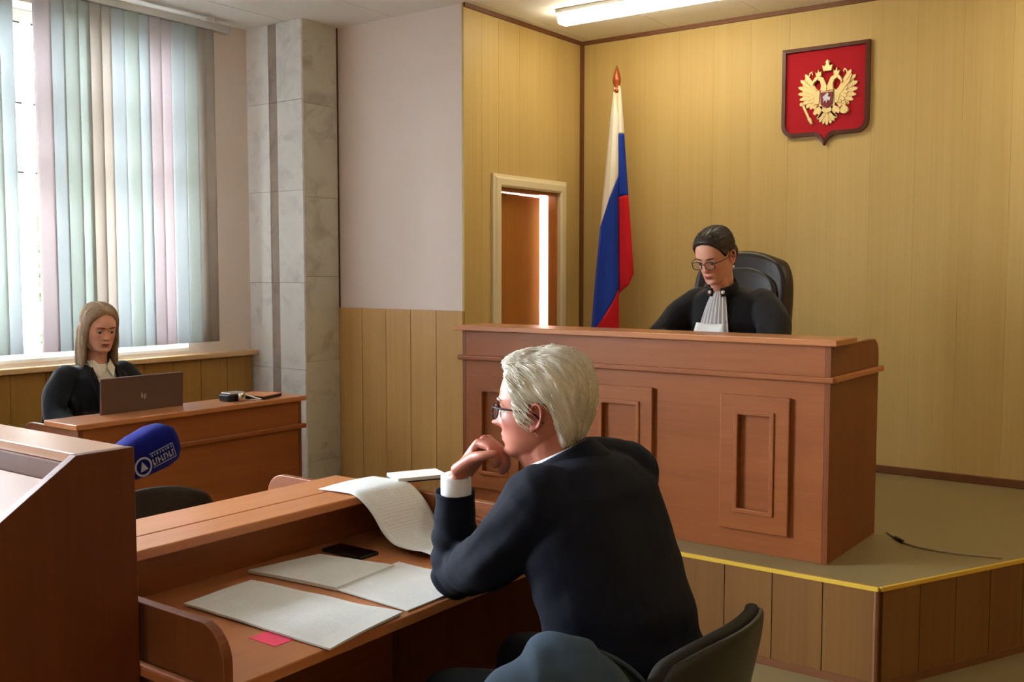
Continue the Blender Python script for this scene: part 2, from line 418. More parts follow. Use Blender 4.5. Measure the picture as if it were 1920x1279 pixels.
def box(name, mat, x0, x1, y0, y1, z0, z1, parent=None, world=True, bevel=0.0):
    return MB().box(x0, x1, y0, y1, z0, z1).build(name, mat, parent, world, bevel=bevel)

def holed_slab(us, vs, solid, fn, d0, d1):
    """one connected slab on a cut grid; solid(i, j) says which cells exist"""
    mb = MB(); idx = {}
    def vert(i, j, k):
        if (i, j, k) not in idx:
            idx[(i, j, k)] = len(mb.v); mb.v.append(tuple(fn(us[i], vs[j], (d0, d1)[k])))
        return idx[(i, j, k)]
    nu, nv = len(us) - 1, len(vs) - 1
    ok = lambda i, j: 0 <= i < nu and 0 <= j < nv and solid(i, j)
    for i in range(nu):
        for j in range(nv):
            if not ok(i, j): continue
            for k in (0, 1): mb.f.append((vert(i, j, k), vert(i + 1, j, k), vert(i + 1, j + 1, k), vert(i, j + 1, k)))
            for (a, b, di, dj) in (((i, j), (i + 1, j), 0, -1), ((i, j + 1), (i + 1, j + 1), 0, 1), ((i, j), (i, j + 1), -1, 0), ((i + 1, j), (i + 1, j + 1), 1, 0)):
                if not ok(i + di, j + dj): mb.f.append((vert(*a, 0), vert(*b, 0), vert(*b, 1), vert(*a, 1)))
    return mb

def copy_tree(o, parent=None):
    c = o.copy(); COL.objects.link(c)
    if parent is not None:
        c.parent = parent; c.matrix_parent_inverse = o.matrix_parent_inverse.copy()
    for ch in o.children: copy_tree(ch, c)
    return c

def shared(name, me, parent, loc, rz=0.0, mat=None):
    o = bpy.data.objects.new(name, me); COL.objects.link(o)
    if mat is not None and not me.materials: me.materials.append(M[mat])
    o.location = loc; o.rotation_euler = (0, 0, rz)
    if parent is not None:
        o.parent = parent; o.matrix_parent_inverse = wmat(parent).inverted()
    return o

# ================================================================== the room
XW, YC, YW, XD, YB, ZC, XR, YR = -5.336, 4.358, 4.682, -3.781, 5.966, 3.11, 2.6, -3.6
XCOL, PH = -4.819, 0.3875

fl = struct(box('floor', 'lino', XW - 0.4, XR + 0.2, YR - 0.2, YB + 0.2, -0.12, 0.0))

ceil = struct(box('ceiling', 'ceil_back', XW - 0.4, XR + 0.2, YR - 0.2, YB + 0.2, ZC + 0.016, ZC + 0.14))
tile_me = MB().box(0.002, 0.618, 0.002, 1.238, 0, 0.014).mesh('ceiling_tile')
nx = 0
x = -3.09 - 0.62 * 4
while x < XR:
    y = YB - 1.24
    while y > YR - 1.24:
        if x + 0.62 > XW - 0.3:
            o = shared('ceiling_tile', tile_me, ceil, (x, y, ZC), 0, 'ceil')
        y -= 1.24
    x += 0.62

# left wall with three windows
WIN = [(1.95, 3.87), (-1.0, 1.5)]
WZ0, WZ1 = 1.06, 2.98
ys = sorted([YR, YC + 0.4] + [v for w in WIN for v in w]); zs = [0, WZ0, WZ1, ZC + 0.1]
hole = lambda i, j: not (j == 1 and any(abs(ys[i] - w[0]) < 1e-6 for w in WIN))
wl = struct(holed_slab(ys, zs, hole, lambda u, v, d: (d, u, v), XW, XW - 0.34).build('wall_left', 'paint_warm'))

for n, (a, b) in enumerate(WIN):
    w = thing('window_%d' % (n + 1), None, None, (XW - 0.2, (a + b) / 2, WZ0), kind='structure')
    X0, X1 = XW - 0.235, XW - 0.165
    fr = MB()
    fr = holed_slab([a, a + 0.07, 2.945 if n == 0 else (a + b) / 2 - 0.035, 3.015 if n == 0 else (a + b) / 2 + 0.035, b - 0.07, b],
                    [WZ0, WZ0 + 0.08, 2.098, 2.2, 2.475, 2.55, WZ1 - 0.07, WZ1],
                    lambda i, j: i in (0, 2, 4) or j in (0, 2, 4, 6), lambda u, v, d: (d, u, v), X0, X1)
    fr.build('window_frame', 'white', w, bevel=0.004)
    um = [a + 0.07, 2.945 if n == 0 else (a + b) / 2 - 0.035, 3.015 if n == 0 else (a + b) / 2 + 0.035, b - 0.07]
    for (u0, u1) in ((um[0], um[1]), (um[2], um[3])):
        for (z0, z1) in ((WZ0 + 0.08, 2.098), (2.2, 2.475), (2.55, WZ1 - 0.07)):
            box('pane', 'glass', XW - 0.202, XW - 0.198, u0 - 0.004, u1 + 0.004, z0 - 0.004, z1 + 0.004, w)
            box('gasket', 'black', X1 - 0.004, X1 + 0.003, u0, u1, z1 - 0.007, z1, w)
    box('sill_board', 'white', XW - 0.17, XW + 0.005, a - 0.0, b + 0.0, WZ0 - 0.0, WZ0 + 0.02, w)
    daylight_portal(a, b, WZ0, WZ1)

# wooden cap and boards under the windows
sc_ = struct(box('trim_1', 'sill', XW, XW + 0.075, YR, YC, 1.008, 1.04, bevel=0.006))
lb = struct(box('trim_2', 'groove', XW, XW + 0.012, YR, YC - 0.01, 0.0, 1.008))
pl_me = MB().box(0, 0.016, 0.002, 0.199, 0.0, 0.99).mesh('window_board')
y = YC - 0.02 - 0.2
while y > 0.3:
    shared('board', pl_me, lb, (XW + 0.012, y, 0.012), 0, 'tan_dark'); y -= 0.201

# far white wall with tan wainscot
wf = struct(box('wall_far', 'paint', XW - 0.34, XD - 0.017, YW, YW + 0.12, 0, ZC + 0.1))
ws = struct(box('trim_3', 'groove', XCOL, XD - 0.001, YW - 0.012, YW, 0, 1.31))
pw = (XD - 0.001 - XCOL) / 5
pl_me = MB().box(0.002, pw - 0.002, 0, 0.014, 0, 1.317).mesh('wainscot_board')
for k in range(5): shared('board', pl_me, ws, (XCOL + k * pw, YW - 0.026, 0), 0, 'tan')

# side wall of the alcove with the door opening, lined with yellow boards
DY0, DY1, DZ = 5.008, 5.664, 2.07
ysd = [YW + 0.121, DY0, DY1, YB + 0.12]; zsd = [0, DZ, ZC + 0.1]
wa = struct(holed_slab(ysd, zsd, lambda i, j: not (i == 1 and j == 0), lambda u, v, d: (d, u, v), XD - 0.016, XD - 0.06).build('wall_alcove', 'groove_yellow'))
pb = 0.245
def yb_board(parent, y0, y1, z0, z1):
    o = MB().box(XD - 0.016, XD, y0 + 0.0008, y1 - 0.0008, z0, z1).build('board', 'yellow', parent)
e = [YW - 0.010, YW + 0.16, DY0, DY0 + 0.219, DY0 + 0.438, DY1, YB]
for i in range(len(e) - 1):
    yb_board(wa, e[i], e[i + 1], 0 if not (DY0 - 0.001 <= e[i] < DY1 - 0.001) else DZ, ZC)
# back wall
wb = struct(box('wall_back', 'groove_yellow', XD - 0.14, XR + 0.2, YB, YB + 0.12, 0, ZC + 0.1))
bb_me = MB().box(0.0004, pb - 0.0004, -0.014, 0, 0, ZC).mesh('yellow_board')
x = XD
while x < XR:
    shared('board', bb_me, wb, (x, YB, 0), 0, 'yellow'); x += pb
struct(box('trim_4', 'brown', XD, XD + 0.022, YB - 0.036, YB - 0.014, 0, ZC))       # corner bead
struct(box('trim_5', 'brown', XD + 0.022, XR, YB - 0.03, YB - 0.014, ZC - 0.025, ZC)) # under the ceiling
struct(box('trim_6', 'brown', XD, XD + 0.014, YW - 0.014, YB - 0.036, ZC - 0.025, ZC))
bbk = struct(box('baseboard_back', 'brown', -3.3, XR, YB - 0.032, YB - 0.014, PH, PH + 0.045, bevel=0.004))
struct(box('wall_right', 'tan', XR, XR + 0.14, YR - 0.14, YB + 0.12, 0, ZC + 0.1))
struct(box('wall_rear', 'paint', XW - 0.34, XR + 0.14, YR - 0.14, YR, 0, ZC + 0.1))

# door: cream frame, brown leaf swung into the bright corridor behind
dr = thing('door_1', None, None, (XD, (DY0 + DY1) / 2, 0), kind='structure')
FW = 0.078
fr = MB()
prof = [(0, 0), (0.0, 0.022), (0.012, 0.03), (0.05, 0.03), (0.062, 0.022), (0.078, 0.018), (0.078, -0.006), (0, -0.006)]  # across, proud
def mitre(o, s):  # frame running up, over and down as one piece
    path = [(DY0, 0.0), (DY0, DZ), (DY1, DZ), (DY1, 0.0)]
    v = []
    for k, (py, pz) in enumerate(path):
        for (u, d) in prof:
            yy = py - u if k < 2 else py + u
            zz = pz + u if k in (1, 2) else 0.0
            v.append((XD + d, yy, zz))
    n = len(prof); f = []
    for k in range(3):
        for i in range(n): f.append((k * n + i, k * n + (i + 1) % n, (k + 1) * n + (i + 1) % n, (k + 1) * n + i))
    f += [tuple(range(n)), tuple(range(4 * n - 1, 3 * n - 1, -1))]
    return MB().add(v, f)
mitre(0, 0).build('door_frame', 'frame_cream', dr)
jm = MB().add([], [])
jb = holed_slab([DY0, DY0 + 0.02, DY1 - 0.02, DY1], [0, DZ - 0.02, DZ], lambda i, j: not (i == 1 and j == 0), lambda u, v, d: (d, u, v), XD - 0.065, XD - 0.004)
jb.build('jamb', 'door', dr)
leaf = thing('door_leaf', None, None, (XD - 0.045, DY0 + 0.024, 0.008), math.radians(7.5))
adopt(leaf, dr, True)
lw = DY1 - DY0 - 0.052
MB().box(-0.04, 0.0, 0, lw, 0, DZ - 0.034).build('leaf_panel', 'door', leaf, world=False, bevel=0.002)
h = MB().tube([(0.0, lw - 0.06, 1.02), (0.05, lw - 0.06, 1.02), (0.05, lw - 0.17, 1.02)], 0.009)
h.build('handle', 'chrome', leaf, world=False, smooth=True)
for hz in (0.3, 1.7): box('hinge', 'chrome', XD - 0.05, XD - 0.036, DY0 + 0.012, DY0 + 0.03, hz, hz + 0.1, dr)
# corridor behind the door
cw = holed_slab([4.81, DY0 - 0.01, DY1 + 0.2, 6.08], [0.0, DZ + 0.02, 2.6], lambda i, j: not (i == 1 and j == 0), lambda u, v, d: (d, u, v), XD - 0.15, XD - 0.16)
struct(cw.build('wall_corridor_near', 'paint'))
struct(box('wall_corridor_far', 'paint', -5.5, -5.45, 4.81, 6.1, 0, 2.6))
struct(box('wall_corridor_side', 'paint', -5.45, XD - 0.16, 6.08, 6.12, 0, 2.6))
struct(box('ceiling_corridor', 'paint', -5.45, XD - 0.15, 4.8, 6.12, 2.6, 2.64))
struct(box('floor_corridor', 'lino', -5.45, XD - 0.14, 4.81, 6.12, -0.02, 0.004))
cl = bpy.data.lights.new('corridor_lamp', 'AREA'); cl.shape = 'RECTANGLE'; cl.size = 0.9; cl.size_y = 0.5; cl.energy = CORRIDOR_STRENGTH; cl.color = (1.0, 0.97, 0.98)
co = bpy.data.objects.new('corridor_lamp', cl); COL.objects.link(co); co.location = (-4.7, 5.45, 2.58)

# marble-clad column
col = thing('column', 'square column clad in pale marble slabs with a brown strip beside the white wall', 'column', ((XW + XCOL) / 2, (YC + YW) / 2, 0))
box('core', 'groove', XW, XCOL - 0.012, YC + 0.014, YW, 0, ZC, col)
zj = [0, 0.52, 0.93, 1.48, 2.06, 2.62, ZC]
for k in range(len(zj) - 1):
    g = 0.0012
    box('front_slab', 'marble', XW, -5.125, YC, YC + 0.014, zj[k] + g, zj[k + 1] - g, col)
    box('front_slab', 'marble', -5.047, XCOL, YC, YC + 0.014, zj[k] + g, zj[k + 1] - g, col)
    box('strip_slab', 'marble_strip', -5.124, -5.048, YC + 0.006, YC + 0.014, zj[k] + g, zj[k + 1] - g, col)
zj = [0, 0.34, 0.98, 1.52, 2.02, 2.6, ZC]
for k in range(len(zj) - 1):
    box('side_slab', 'marble_side', XCOL - 0.012, XCOL, YC + 0.015, YW - 0.026, zj[k] + 0.001, zj[k + 1] - 0.001, col)

# judge's platform
P = [(-3.3, 3.757), (-1.084, 3.757), (-0.02, YB - 0.014), (-3.3, YB - 0.014)]
plat = struct(MB().prism(P, lambda u, v, d: (u, v, d), 0, PH - 0.004).build('floor_platform', 'groove'))
ov = [(-3.3, 3.745), (-1.078, 3.745), (-0.005, YB - 0.014), (-3.3, YB - 0.014)]
MB().prism(ov, lambda u, v, d: (u, v, d), PH - 0.004, PH).build('linoleum', 'lino', plat)
bw = 0.2005
k = 0
while -1.084 - bw * (k + 1) > -3.45:
    x1 = -1.084 - bw * k - (0.0 if k else 0.0)
    box('board', 'tan_shaded', x1 - bw + 0.002, x1 - 0.002, 3.743, 3.757, 0.03, PH - 0.012, plat); k += 1
dv = Vector((P[2][0] - P[1][0], P[2][1] - P[1][1], 0)); dl = dv.length; dv.normalize(); nv = Vector((dv.y, -dv.x, 0)); ang = math.atan2(dv.y, dv.x)
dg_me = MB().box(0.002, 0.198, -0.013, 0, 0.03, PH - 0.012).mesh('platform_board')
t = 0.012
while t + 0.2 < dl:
    shared('board', dg_me, plat, (P[1][0] + dv.x * t, P[1][1] + dv.y * t, 0), ang, 'tan_shaded'); t += 0.2
MB().box(-3.3, -1.078, 3.739, 3.752, PH - 0.014, PH + 0.003).build('step_edge', 'trim_yellow', plat, bevel=0.002)
MB().box(0, dl + 0.01, -0.018, -0.005, PH - 0.014, PH + 0.003).xform(Matrix.Translation((P[1][0], P[1][1], 0)) @ Matrix.Rotation(ang, 4, 'Z')).build('step_edge', 'trim_yellow', plat, bevel=0.002)
MB().box(-3.3, -1.084, 3.737, 3.757, 0, 0.03).build('kick_strip', 'brown', plat)
MB().box(0, dl, -0.016, 0, 0, 0.03).xform(Matrix.Translation((P[1][0], P[1][1], 0)) @ Matrix.Rotation(ang, 4, 'Z')).build('kick_strip', 'brown', plat)
MB().tube([(P[1][0], 3.745, 0.03), (P[1][0], 3.745, PH - 0.012)], 0.011, 8).build('corner_bead', 'brown', plat)

# ceiling lamps
def lamp(x0, x1, y0, label):
    t = thing('ceiling_lamp', label, 'lamp', ((x0 + x1) / 2, y0 + 0.055, ZC), group='fluorescent ceiling lamps')
    box('housing', 'white', x0, x1, y0 - 0.012, y0 + 0.122, ZC - 0.022, ZC - 0.001, t)
    pf = [(0, 0), (0.006, -0.05), (0.018, -0.058), (0.092, -0.058), (0.104, -0.05), (0.11, 0)]
    MB().prism(pf, lambda u, v, d: (d, y0 + u, ZC - 0.022 + v), x0 + 0.006, x1 - 0.006).build('diffuser', 'lamp', t)
lamp(-3.44, -2.2, 5.13, 'long lit fluorescent lamp on the ceiling above the flag and bench')
lamp(-0.9, 0.34, 5.13, 'lit fluorescent lamp on the ceiling over the right of the platform')


# ================================================================== vertical blind
bl = thing('vertical_blind', 'pale vertical blind of fabric slats hanging in front of the window', 'blind', (-5.25, 3.1, 1.11))
box('head_rail', 'metal', -5.275, -5.225, 1.9, 4.15, 3.03, 3.072, bl, bevel=0.004)
box('rail_bracket', 'white', -5.33, -5.225, 4.0, 4.03, 3.072, ZC, bl)
SLW = 0.09
def slat_mesh(z0):
    mb = MB()
    def fn(u, v):
        s = (u - 0.5) * SLW
        return (0.006 * (1 - (2 * u - 1) ** 2), s, z0 + (3.03 - z0) * v)
    return mb.grid(7, 2, fn).mesh('blind_slat', True)
sl_me = slat_mesh(1.115)
cols = {}
for key in ('slat_pink', 'slat_blue', 'slat_green', 'slat_beige'):
    me = sl_me.copy(); me.materials.append(M[key]); cols[key] = me
P_, B_, G_, E_ = 'slat_pink', 'slat_blue', 'slat_green', 'slat_beige'
right = [(2.94, P_), (3.015, B_), (3.092, G_), (3.166, G_), (3.23, E_), (3.296, E_), (3.374, B_), (3.46, G_), (3.538, B_), (3.609, P_), (3.687, P_), (3.776, B_), (3.861, G_), (3.939, E_), (3.985, E_)]
left = [(2.735 - 0.075 * k, c) for k, c in enumerate((B_, G_, P_, B_, G_, B_, P_, G_, B_))]
for i, (y, c) in enumerate(right + left):
    o = bpy.data.objects.new('slat', cols[c]); COL.objects.link(o)
    o.location = (-5.25 + 0.004 * ((i * 37) % 5 - 2), y, 0); o.rotation_euler = (0, 0, math.radians(-14 + ((i * 53) % 9 - 4) * 1.6))
    o.parent = bl; o.matrix_parent_inverse = wmat(bl).inverted()
    md = o.modifiers.new('solid', 'SOLIDIFY'); md.thickness = 0.0008

# security grille, tree and ground outside
gr = thing('window_grille', 'pale lattice security grille outside the window', 'grille', (-5.95, 2.9, 0.8))
k = 0
for y in np.arange(1.8, 4.1, 0.16):
    MB().box(-5.952, -5.944, y - 0.006, y + 0.006, 0.8, 3.3).build('bar', 'grille', gr)
for z in (0.82, 2.35, 3.28):
    MB().box(-5.962, -5.952, 1.75, 4.1, z - 0.01, z + 0.01).build('cross_bar', 'grille', gr)
for y in np.arange(1.72, 4.0, 0.16):
    for z in np.arange(2.36, 3.2, 0.22):
        for s in (1, -1):
            MB().tube([(-5.948, y, z + (0 if s > 0 else 0.22)), (-5.948, y + 0.16, z + (0.22 if s > 0 else 0))], 0.006, 6).build('lattice_rod', 'grille', gr)
struct(box('ground_outside', 'ground', -30, -5.7, -14, 20, -1.3, -1.2))

def leaf_cloud(n, c, r, seed, size=0.05):
    rg = np.random.default_rng(seed); mb = MB()
    d = rg.normal(size=(n, 3)); d /= np.linalg.norm(d, axis=1)[:, None]
    rad = rg.random(n) ** 0.4
    for i in range(n):
        p = Vector(c) + Vector(d[i] * rad[i] * np.array(r))
        q = Vector(rg.normal(size=3)).normalized(); s = q.orthogonal().normalized(); L = size * (0.7 + 0.6 * rg.random())
        mb.add([p, p + q * L * 0.5 + s * L * 0.3, p + q * L, p + q * L * 0.5 - s * L * 0.3], [(0, 1, 2, 3)])
    return mb
tr = thing('garden_tree', 'leafy green tree seen through the gap in the blind', 'tree', (-10.0, 5.5, -1.2))
leaf_cloud(9000, (-10.0, 5.5, 0.9), (1.2, 2.0, 2.1), 3, 0.16).build('foliage', 'leaf', tr)['kind'] = 'stuff'
MB().tube([(-10, 5.5, -1.2), (-10.02, 5.55, 0.2), (-9.95, 5.45, 1.3), (-10, 5.5, 2.2)], [0.14, 0.11, 0.08, 0.03], 8).build('trunk', 'bark', tr, smooth=True)

# ================================================================== desks
def round_corner(L, zt, r, n=8):
    """side-panel outline in (depth, z): square at the front, rounded at the user's end, stepped below the worktop"""
    pts = [(0, 0), (L, 0), (L, 0.735)]
    for k in range(n + 1):
        a = PI / 2 * k / n
        pts.append((L - r + r * math.cos(a), zt - r + r * math.sin(a)))
    pts.append((0, zt))
    return pts

def desk(name, label, loc, rz, L, D, shelf_d=0.13, over=0.022, front_ext=0.02, panels=(), side_over=0.02, cat='desk', z_desk=0.75, z_top=0.897, group=None):
    t = thing(name, label, cat, loc, rz, group)
    B = lambda nm, mt, *a, bev=0.002: box(nm, mt, *a, parent=t, world=False, bevel=bev)
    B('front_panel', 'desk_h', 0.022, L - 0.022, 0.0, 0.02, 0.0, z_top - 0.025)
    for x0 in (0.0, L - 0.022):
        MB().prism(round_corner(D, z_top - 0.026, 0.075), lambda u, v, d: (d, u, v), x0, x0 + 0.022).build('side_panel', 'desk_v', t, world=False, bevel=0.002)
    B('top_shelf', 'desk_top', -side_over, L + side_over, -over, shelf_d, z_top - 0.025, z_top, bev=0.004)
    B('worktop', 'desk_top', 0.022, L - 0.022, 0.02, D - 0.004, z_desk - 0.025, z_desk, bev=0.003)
    if front_ext:
        B('moulding', 'desk_h', -front_ext, L + front_ext, -front_ext, 0.0, z_desk - 0.025, z_desk + 0.0, bev=0.006)
    for x0, x1 in ((-0.02, 0.0), (L, L + 0.02)):
        B('side_moulding', 'edge', x0, x1, 0.0, D + 0.02, z_desk - 0.025, z_desk, bev=0.006)
    for (a, b, z0, z1) in panels:
        p = thing('panel', None, None, (0, 0, 0)); p.parent = t
        bpy.data.objects.remove(p)
        mb = holed_slab([a, a + 0.075, b - 0.075, b], [z0, z0 + 0.085, z1 - 0.075, z1], lambda i, j: not (i == 1 and j == 1), lambda u, v, d: (u, d, v), -0.018, 0.002)
        pp = mb.build('raised_panel', 'desk_h', t, world=False, bevel=0.004)
        mb = holed_slab([a + 0.062, a + 0.082, b - 0.082, b - 0.062], [z0 + 0.072, z0 + 0.092, z1 - 0.082, z1 - 0.062], lambda i, j: not (i == 1 and j == 1), lambda u, v, d: (u, d, v), -0.024, -0.004)
        mb.build('inner_bead', 'desk_h', pp, world=False, bevel=0.004)
    return t

desk('judge_bench', "wide judge's bench of orange laminate with raised rectangular panels on the platform", (-3.19, 3.924, PH), 0, 1.858, 0.619,
     shelf_d=0.22, panels=[(0.06, 0.36, 0.09, 0.655), (0.745, 1.08, 0.09, 0.655), (1.40, 1.70, 0.09, 0.655)], cat='bench', over=0.03, side_over=0.03)
desk('clerk_desk', "clerk's laminate desk under the window carrying the laptop", (-4.05, 2.37, 0), PI / 2, 1.26, 0.46, shelf_d=0.24)
desk('lawyer_desk', 'laminate desk covered with papers where the white-haired man leans', (-2.205, 2.35, 0), -PI / 2, 1.155, 0.645, shelf_d=0.12, over=0.0, front_ext=0.0, side_over=0.0)
desk('facing_desk', 'laminate desk backed against the desk of papers, empty dark chair behind it', (-2.207, 1.2, 0), PI / 2, 1.065, 0.47, shelf_d=0.16, over=0.0, front_ext=0.0, side_over=0.0)

# lectern
lx0, lx1 = -2.42, -1.80
lec = thing('lectern', 'tall reddish laminate lectern with a sloping top in the left foreground', 'lectern', ((lx0 + lx1) / 2, 0.95, 0))
side = [(0.66, 0.0), (1.173, 0.0), (1.173, 1.2), (1.049, 1.2), (0.70, 0.965), (0.66, 0.93)]
for x0 in (lx0, lx1 - 0.024):
    MB().prism(side, lambda u, v, d: (d, u, v), x0, x0 + 0.024).build('side_panel', 'lectern', lec, bevel=0.002)
box('back_panel', 'lectern', lx0 + 0.024, lx1 - 0.024, 1.150, 1.170, 0.02, 1.178, lec)
box('top_shelf', 'lectern_top', lx0 + 0.0242, lx1 - 0.0242, 1.062, 1.172, 1.178, 1.199, lec, bevel=0.002)
slope = math.atan2(1.2 - 0.965, 1.049 - 0.70)
mb = MB().box(lx0 + 0.025, lx1 - 0.025, 0.0, 0.41, -0.018, 0.0)
mb.xform(Matrix.Translation((0, 0.70, 0.915)) @ Matrix.Rotation(slope, 4, 'X')).build('reading_board', 'lectern_board', lec, bevel=0.002)
box('riser_strip', 'lectern', lx0 + 0.0245, lx1 - 0.0245, 1.05, 1.062, 1.12, 1.178, lec)
box('book_stop', 'edge', lx0 + 0.03, lx1 - 0.03, 0.688, 0.702, 0.915, 0.95, lec)
box('lower_shelf', 'lectern', lx0 + 0.024, lx1 - 0.024, 0.72, 1.150, 0.5, 0.52, lec)

# ================================================================== chairs
def office_chair(name, label, loc, rz, back_mat='black_fabric', shell_mat='black', lean=0.14, bh=0.33, bwid=0.46):
    """four-legged stacking chair, facing local +x, backrest at -x"""
    t = thing(name, label, 'chair', loc, rz, group='black stacking chairs')
    def back(off, th, sh=1.0):
        def fn(u, v):
            s = 2 * u - 1
            w = bwid / 2 * sh * (1 - 0.14 * max(0, (v - 0.62) / 0.38) ** 2.5 - 0.10 * max(0, (0.3 - v) / 0.3) ** 2)
            crown = bh * (1 - 0.10 * abs(s) ** 3)
            z = 0.52 + crown * (0.5 + (v - 0.5) * sh)
            x = -0.19 - lean * ((z - 0.5) / 0.35) * 0.62 + 0.055 * s * s + off
            return (x, s * w, z)
        return MB().grid(17, 11, fn), th
    g, th = back(0.0, 0.03); o = g.build('backrest_pad', back_mat, t, world=False, smooth=True, solid=0.032, sub=1)
    g, th = back(-0.024, 0.014, 0.97); o = g.build('backrest_shell', shell_mat, t, world=False, smooth=True, solid=0.014, sub=1)
    st = MB().grid(13, 11, lambda u, v: (-0.2 + 0.43 * v, (2 * u - 1) * 0.225 * (1 - 0.12 * abs(2 * v - 1) ** 3), 0.455 - 0.02 * max(0, v - 0.8) * 5 + 0.006 * (2 * u - 1) ** 2))
    st.build('seat', back_mat, t, world=False, smooth=True, solid=0.05, sub=1)
    for s in (-1, 1):
        MB().tube([(0.19, s * 0.21, 0.42), (0.205, s * 0.23, 0.2), (0.225, s * 0.245, 0.0)], 0.011, 8).build('leg', 'black', t, world=False, smooth=True)
        MB().tube([(-0.14, s * 0.21, 0.42), (-0.19, s * 0.23, 0.2), (-0.20, s * 0.235, 0.0)], 0.011, 8).build('leg', 'black', t, world=False, smooth=True)
        MB().tube([(0.19, s * 0.2, 0.42), (-0.12, s * 0.2, 0.42), (-0.2, s * 0.19, 0.46), (-0.215, s * 0.17, 0.56)], 0.011, 8).build('frame_tube', 'black', t, world=False, smooth=True)
    return t
office_chair('office_chair', 'black chair with a curved dark backrest behind the white-haired man', (-1.10, 1.92, 0), PI, 'black_fabric', 'grey_shell', lean=0.12, bh=0.31, bwid=0.52)
office_chair('office_chair', 'empty black chair behind the facing desk, between lectern and clerk', (-2.46, 1.79, 0), 0.0, lean=0.10, bh=0.37)
CH = (-0.890, 1.345)
cc = office_chair('office_chair', 'chair almost hidden under a slate blue coat in the foreground', (CH[0], CH[1], 0), math.radians(306.3), lean=0.08, bh=0.24, bwid=0.30)
office_chair('office_chair', 'black chair under the seated clerk by the window', (-4.72, 2.90, 0), 0.0, lean=0.10, bh=0.36)

# coat draped over the near chair back
coat = thing('coat', 'slate blue coat draped over a chair back at the bottom of the picture', 'coat', (CH[0] - 0.128, CH[1] + 0.175, 0.412), math.radians(306.3))
def coat_fn(u, v):
    s = 2 * u - 1                                   # across the chair back
    w = 0.215 + 0.03 * abs(2 * v - 1)
    top = 0.43 - 0.22 * abs(s) ** 2.1 + 0.012 * math.sin(3.1 * s + 0.6) + (0.018 if -0.2 < s < 0.3 else 0) * 1
    a = (v - 0.5) * 2                               # -1 back hem .. +1 front hem
    drop = max(0.0, abs(a) - 0.16)
    z = top - drop ** 1.2 * 0.46 - 0.03 * min(1, abs(a) / 0.16) ** 2
    x = -0.02 + math.copysign(min(1, abs(a) / 0.2) ** 0.8 * 0.055, a) + a * 0.03
    f = 0.010 * math.sin(9 * s + 3 * a) * min(1, drop * 3) + 0.006 * math.sin(17 * s - 5 * a)
    return (x + f, s * w + 0.01 * math.sin(7 * a + 3 * s), z + 0.005 * math.sin(13 * s + 2))
MB().grid(49, 61, coat_fn).build('coat_body', 'denim', coat, world=False, smooth=True, solid=0.014, sub=1)
def collar_fn(u, v):
    s = 2 * u - 1
    return (-0.05 - 0.03 * math.sin(PI * v) + 0.012 * math.sin(5 * s), s * (0.15 - 0.02 * v) + 0.03, 0.435 - 0.075 * v - 0.085 * s * s + 0.012 * math.sin(PI * v))
MB().grid(21, 9, collar_fn).build('collar', 'denim', coat, world=False, smooth=True, solid=0.01, sub=1)

# judge's high-backed leather chair
jc = thing('judge_chair', 'high-backed dark leather armchair behind the judge', 'chair', (-2.21, 4.93, PH))
def jb(off, sh):
    def fn(u, v):
        s = 2 * u - 1
        n = (1 - max(0, (v - 0.6) / 0.4) ** 4 * 0.22)
        w = 0.275 * sh * n
        return (s * w, 0.10 + 0.10 * v + off - 0.05 * s * s * 0.8, 0.45 + 0.825 * (0.5 + (v - 0.5) * sh) - 0.06 * (v ** 6) * s * s)
    return MB().grid(17, 21, fn)
jb(0, 1).build('backrest', 'leather', jc, world=False, smooth=True, solid=0.09, sub=1)
jb(-0.035, 0.8).build('back_cushion', 'leather', jc, world=False, smooth=True, solid=0.05, sub=1)
MB().grid(13, 11, lambda u, v: ((2 * u - 1) * 0.26, -0.42 + 0.52 * v, 0.44 + 0.01 * math.sin(PI * u))).build('seat', 'leather', jc, world=False, smooth=True, solid=0.1, sub=1)
for s in (-1, 1):
    MB().tube([(s * 0.29, 0.05, 0.42), (s * 0.31, 0.06, 0.64), (s * 0.31, -0.05, 0.66), (s * 0.31, -0.26, 0.65), (s * 0.30, -0.3, 0.42)], 0.026, 8).build('armrest', 'leather', jc, world=False, smooth=True)
MB().tube([(0, -0.16, 0.08), (0, -0.16, 0.4)], 0.03, 12).build('gas_column', 'black', jc, world=False, smooth=True)
for k in range(5):
    a = 2 * PI * k / 5 + 0.3
    lg = MB().tube([(0, -0.16, 0.1), (0.28 * math.cos(a), -0.16 + 0.28 * math.sin(a), 0.07)], [0.026, 0.016], 8).build('base_spoke', 'black', jc, world=False)
    MB().sphere((0.28 * math.cos(a), -0.16 + 0.28 * math.sin(a), 0.03), 0.03).build('caster', 'black', lg, world=False, smooth=True)

# ================================================================== flag
fx, fy = -3.355, 5.70
fg = thing('flag', 'tricolour flag hanging from a pole with a spear finial in the corner', 'flag', (fx, fy, 0))
MB().lathe([(0.17, 0), (0.17, 0.02), (0.05, 0.05), (0.025, 0.12)], 24, (fx, fy, 0)).build('base', 'brown', fg, smooth=True)
MB().tube([(fx, fy, 0.05), (fx, fy, 2.72)], 0.015, 12).build('pole', 'pole', fg, smooth=True)
MB().lathe([(0.016, 0), (0.022, 0.015), (0.014, 0.03), (0.026, 0.07), (0.027, 0.085), (0.016, 0.13), (0.002, 0.175)], 16, (fx, fy, 2.69)).build('finial', 'finial', fg, smooth=True)
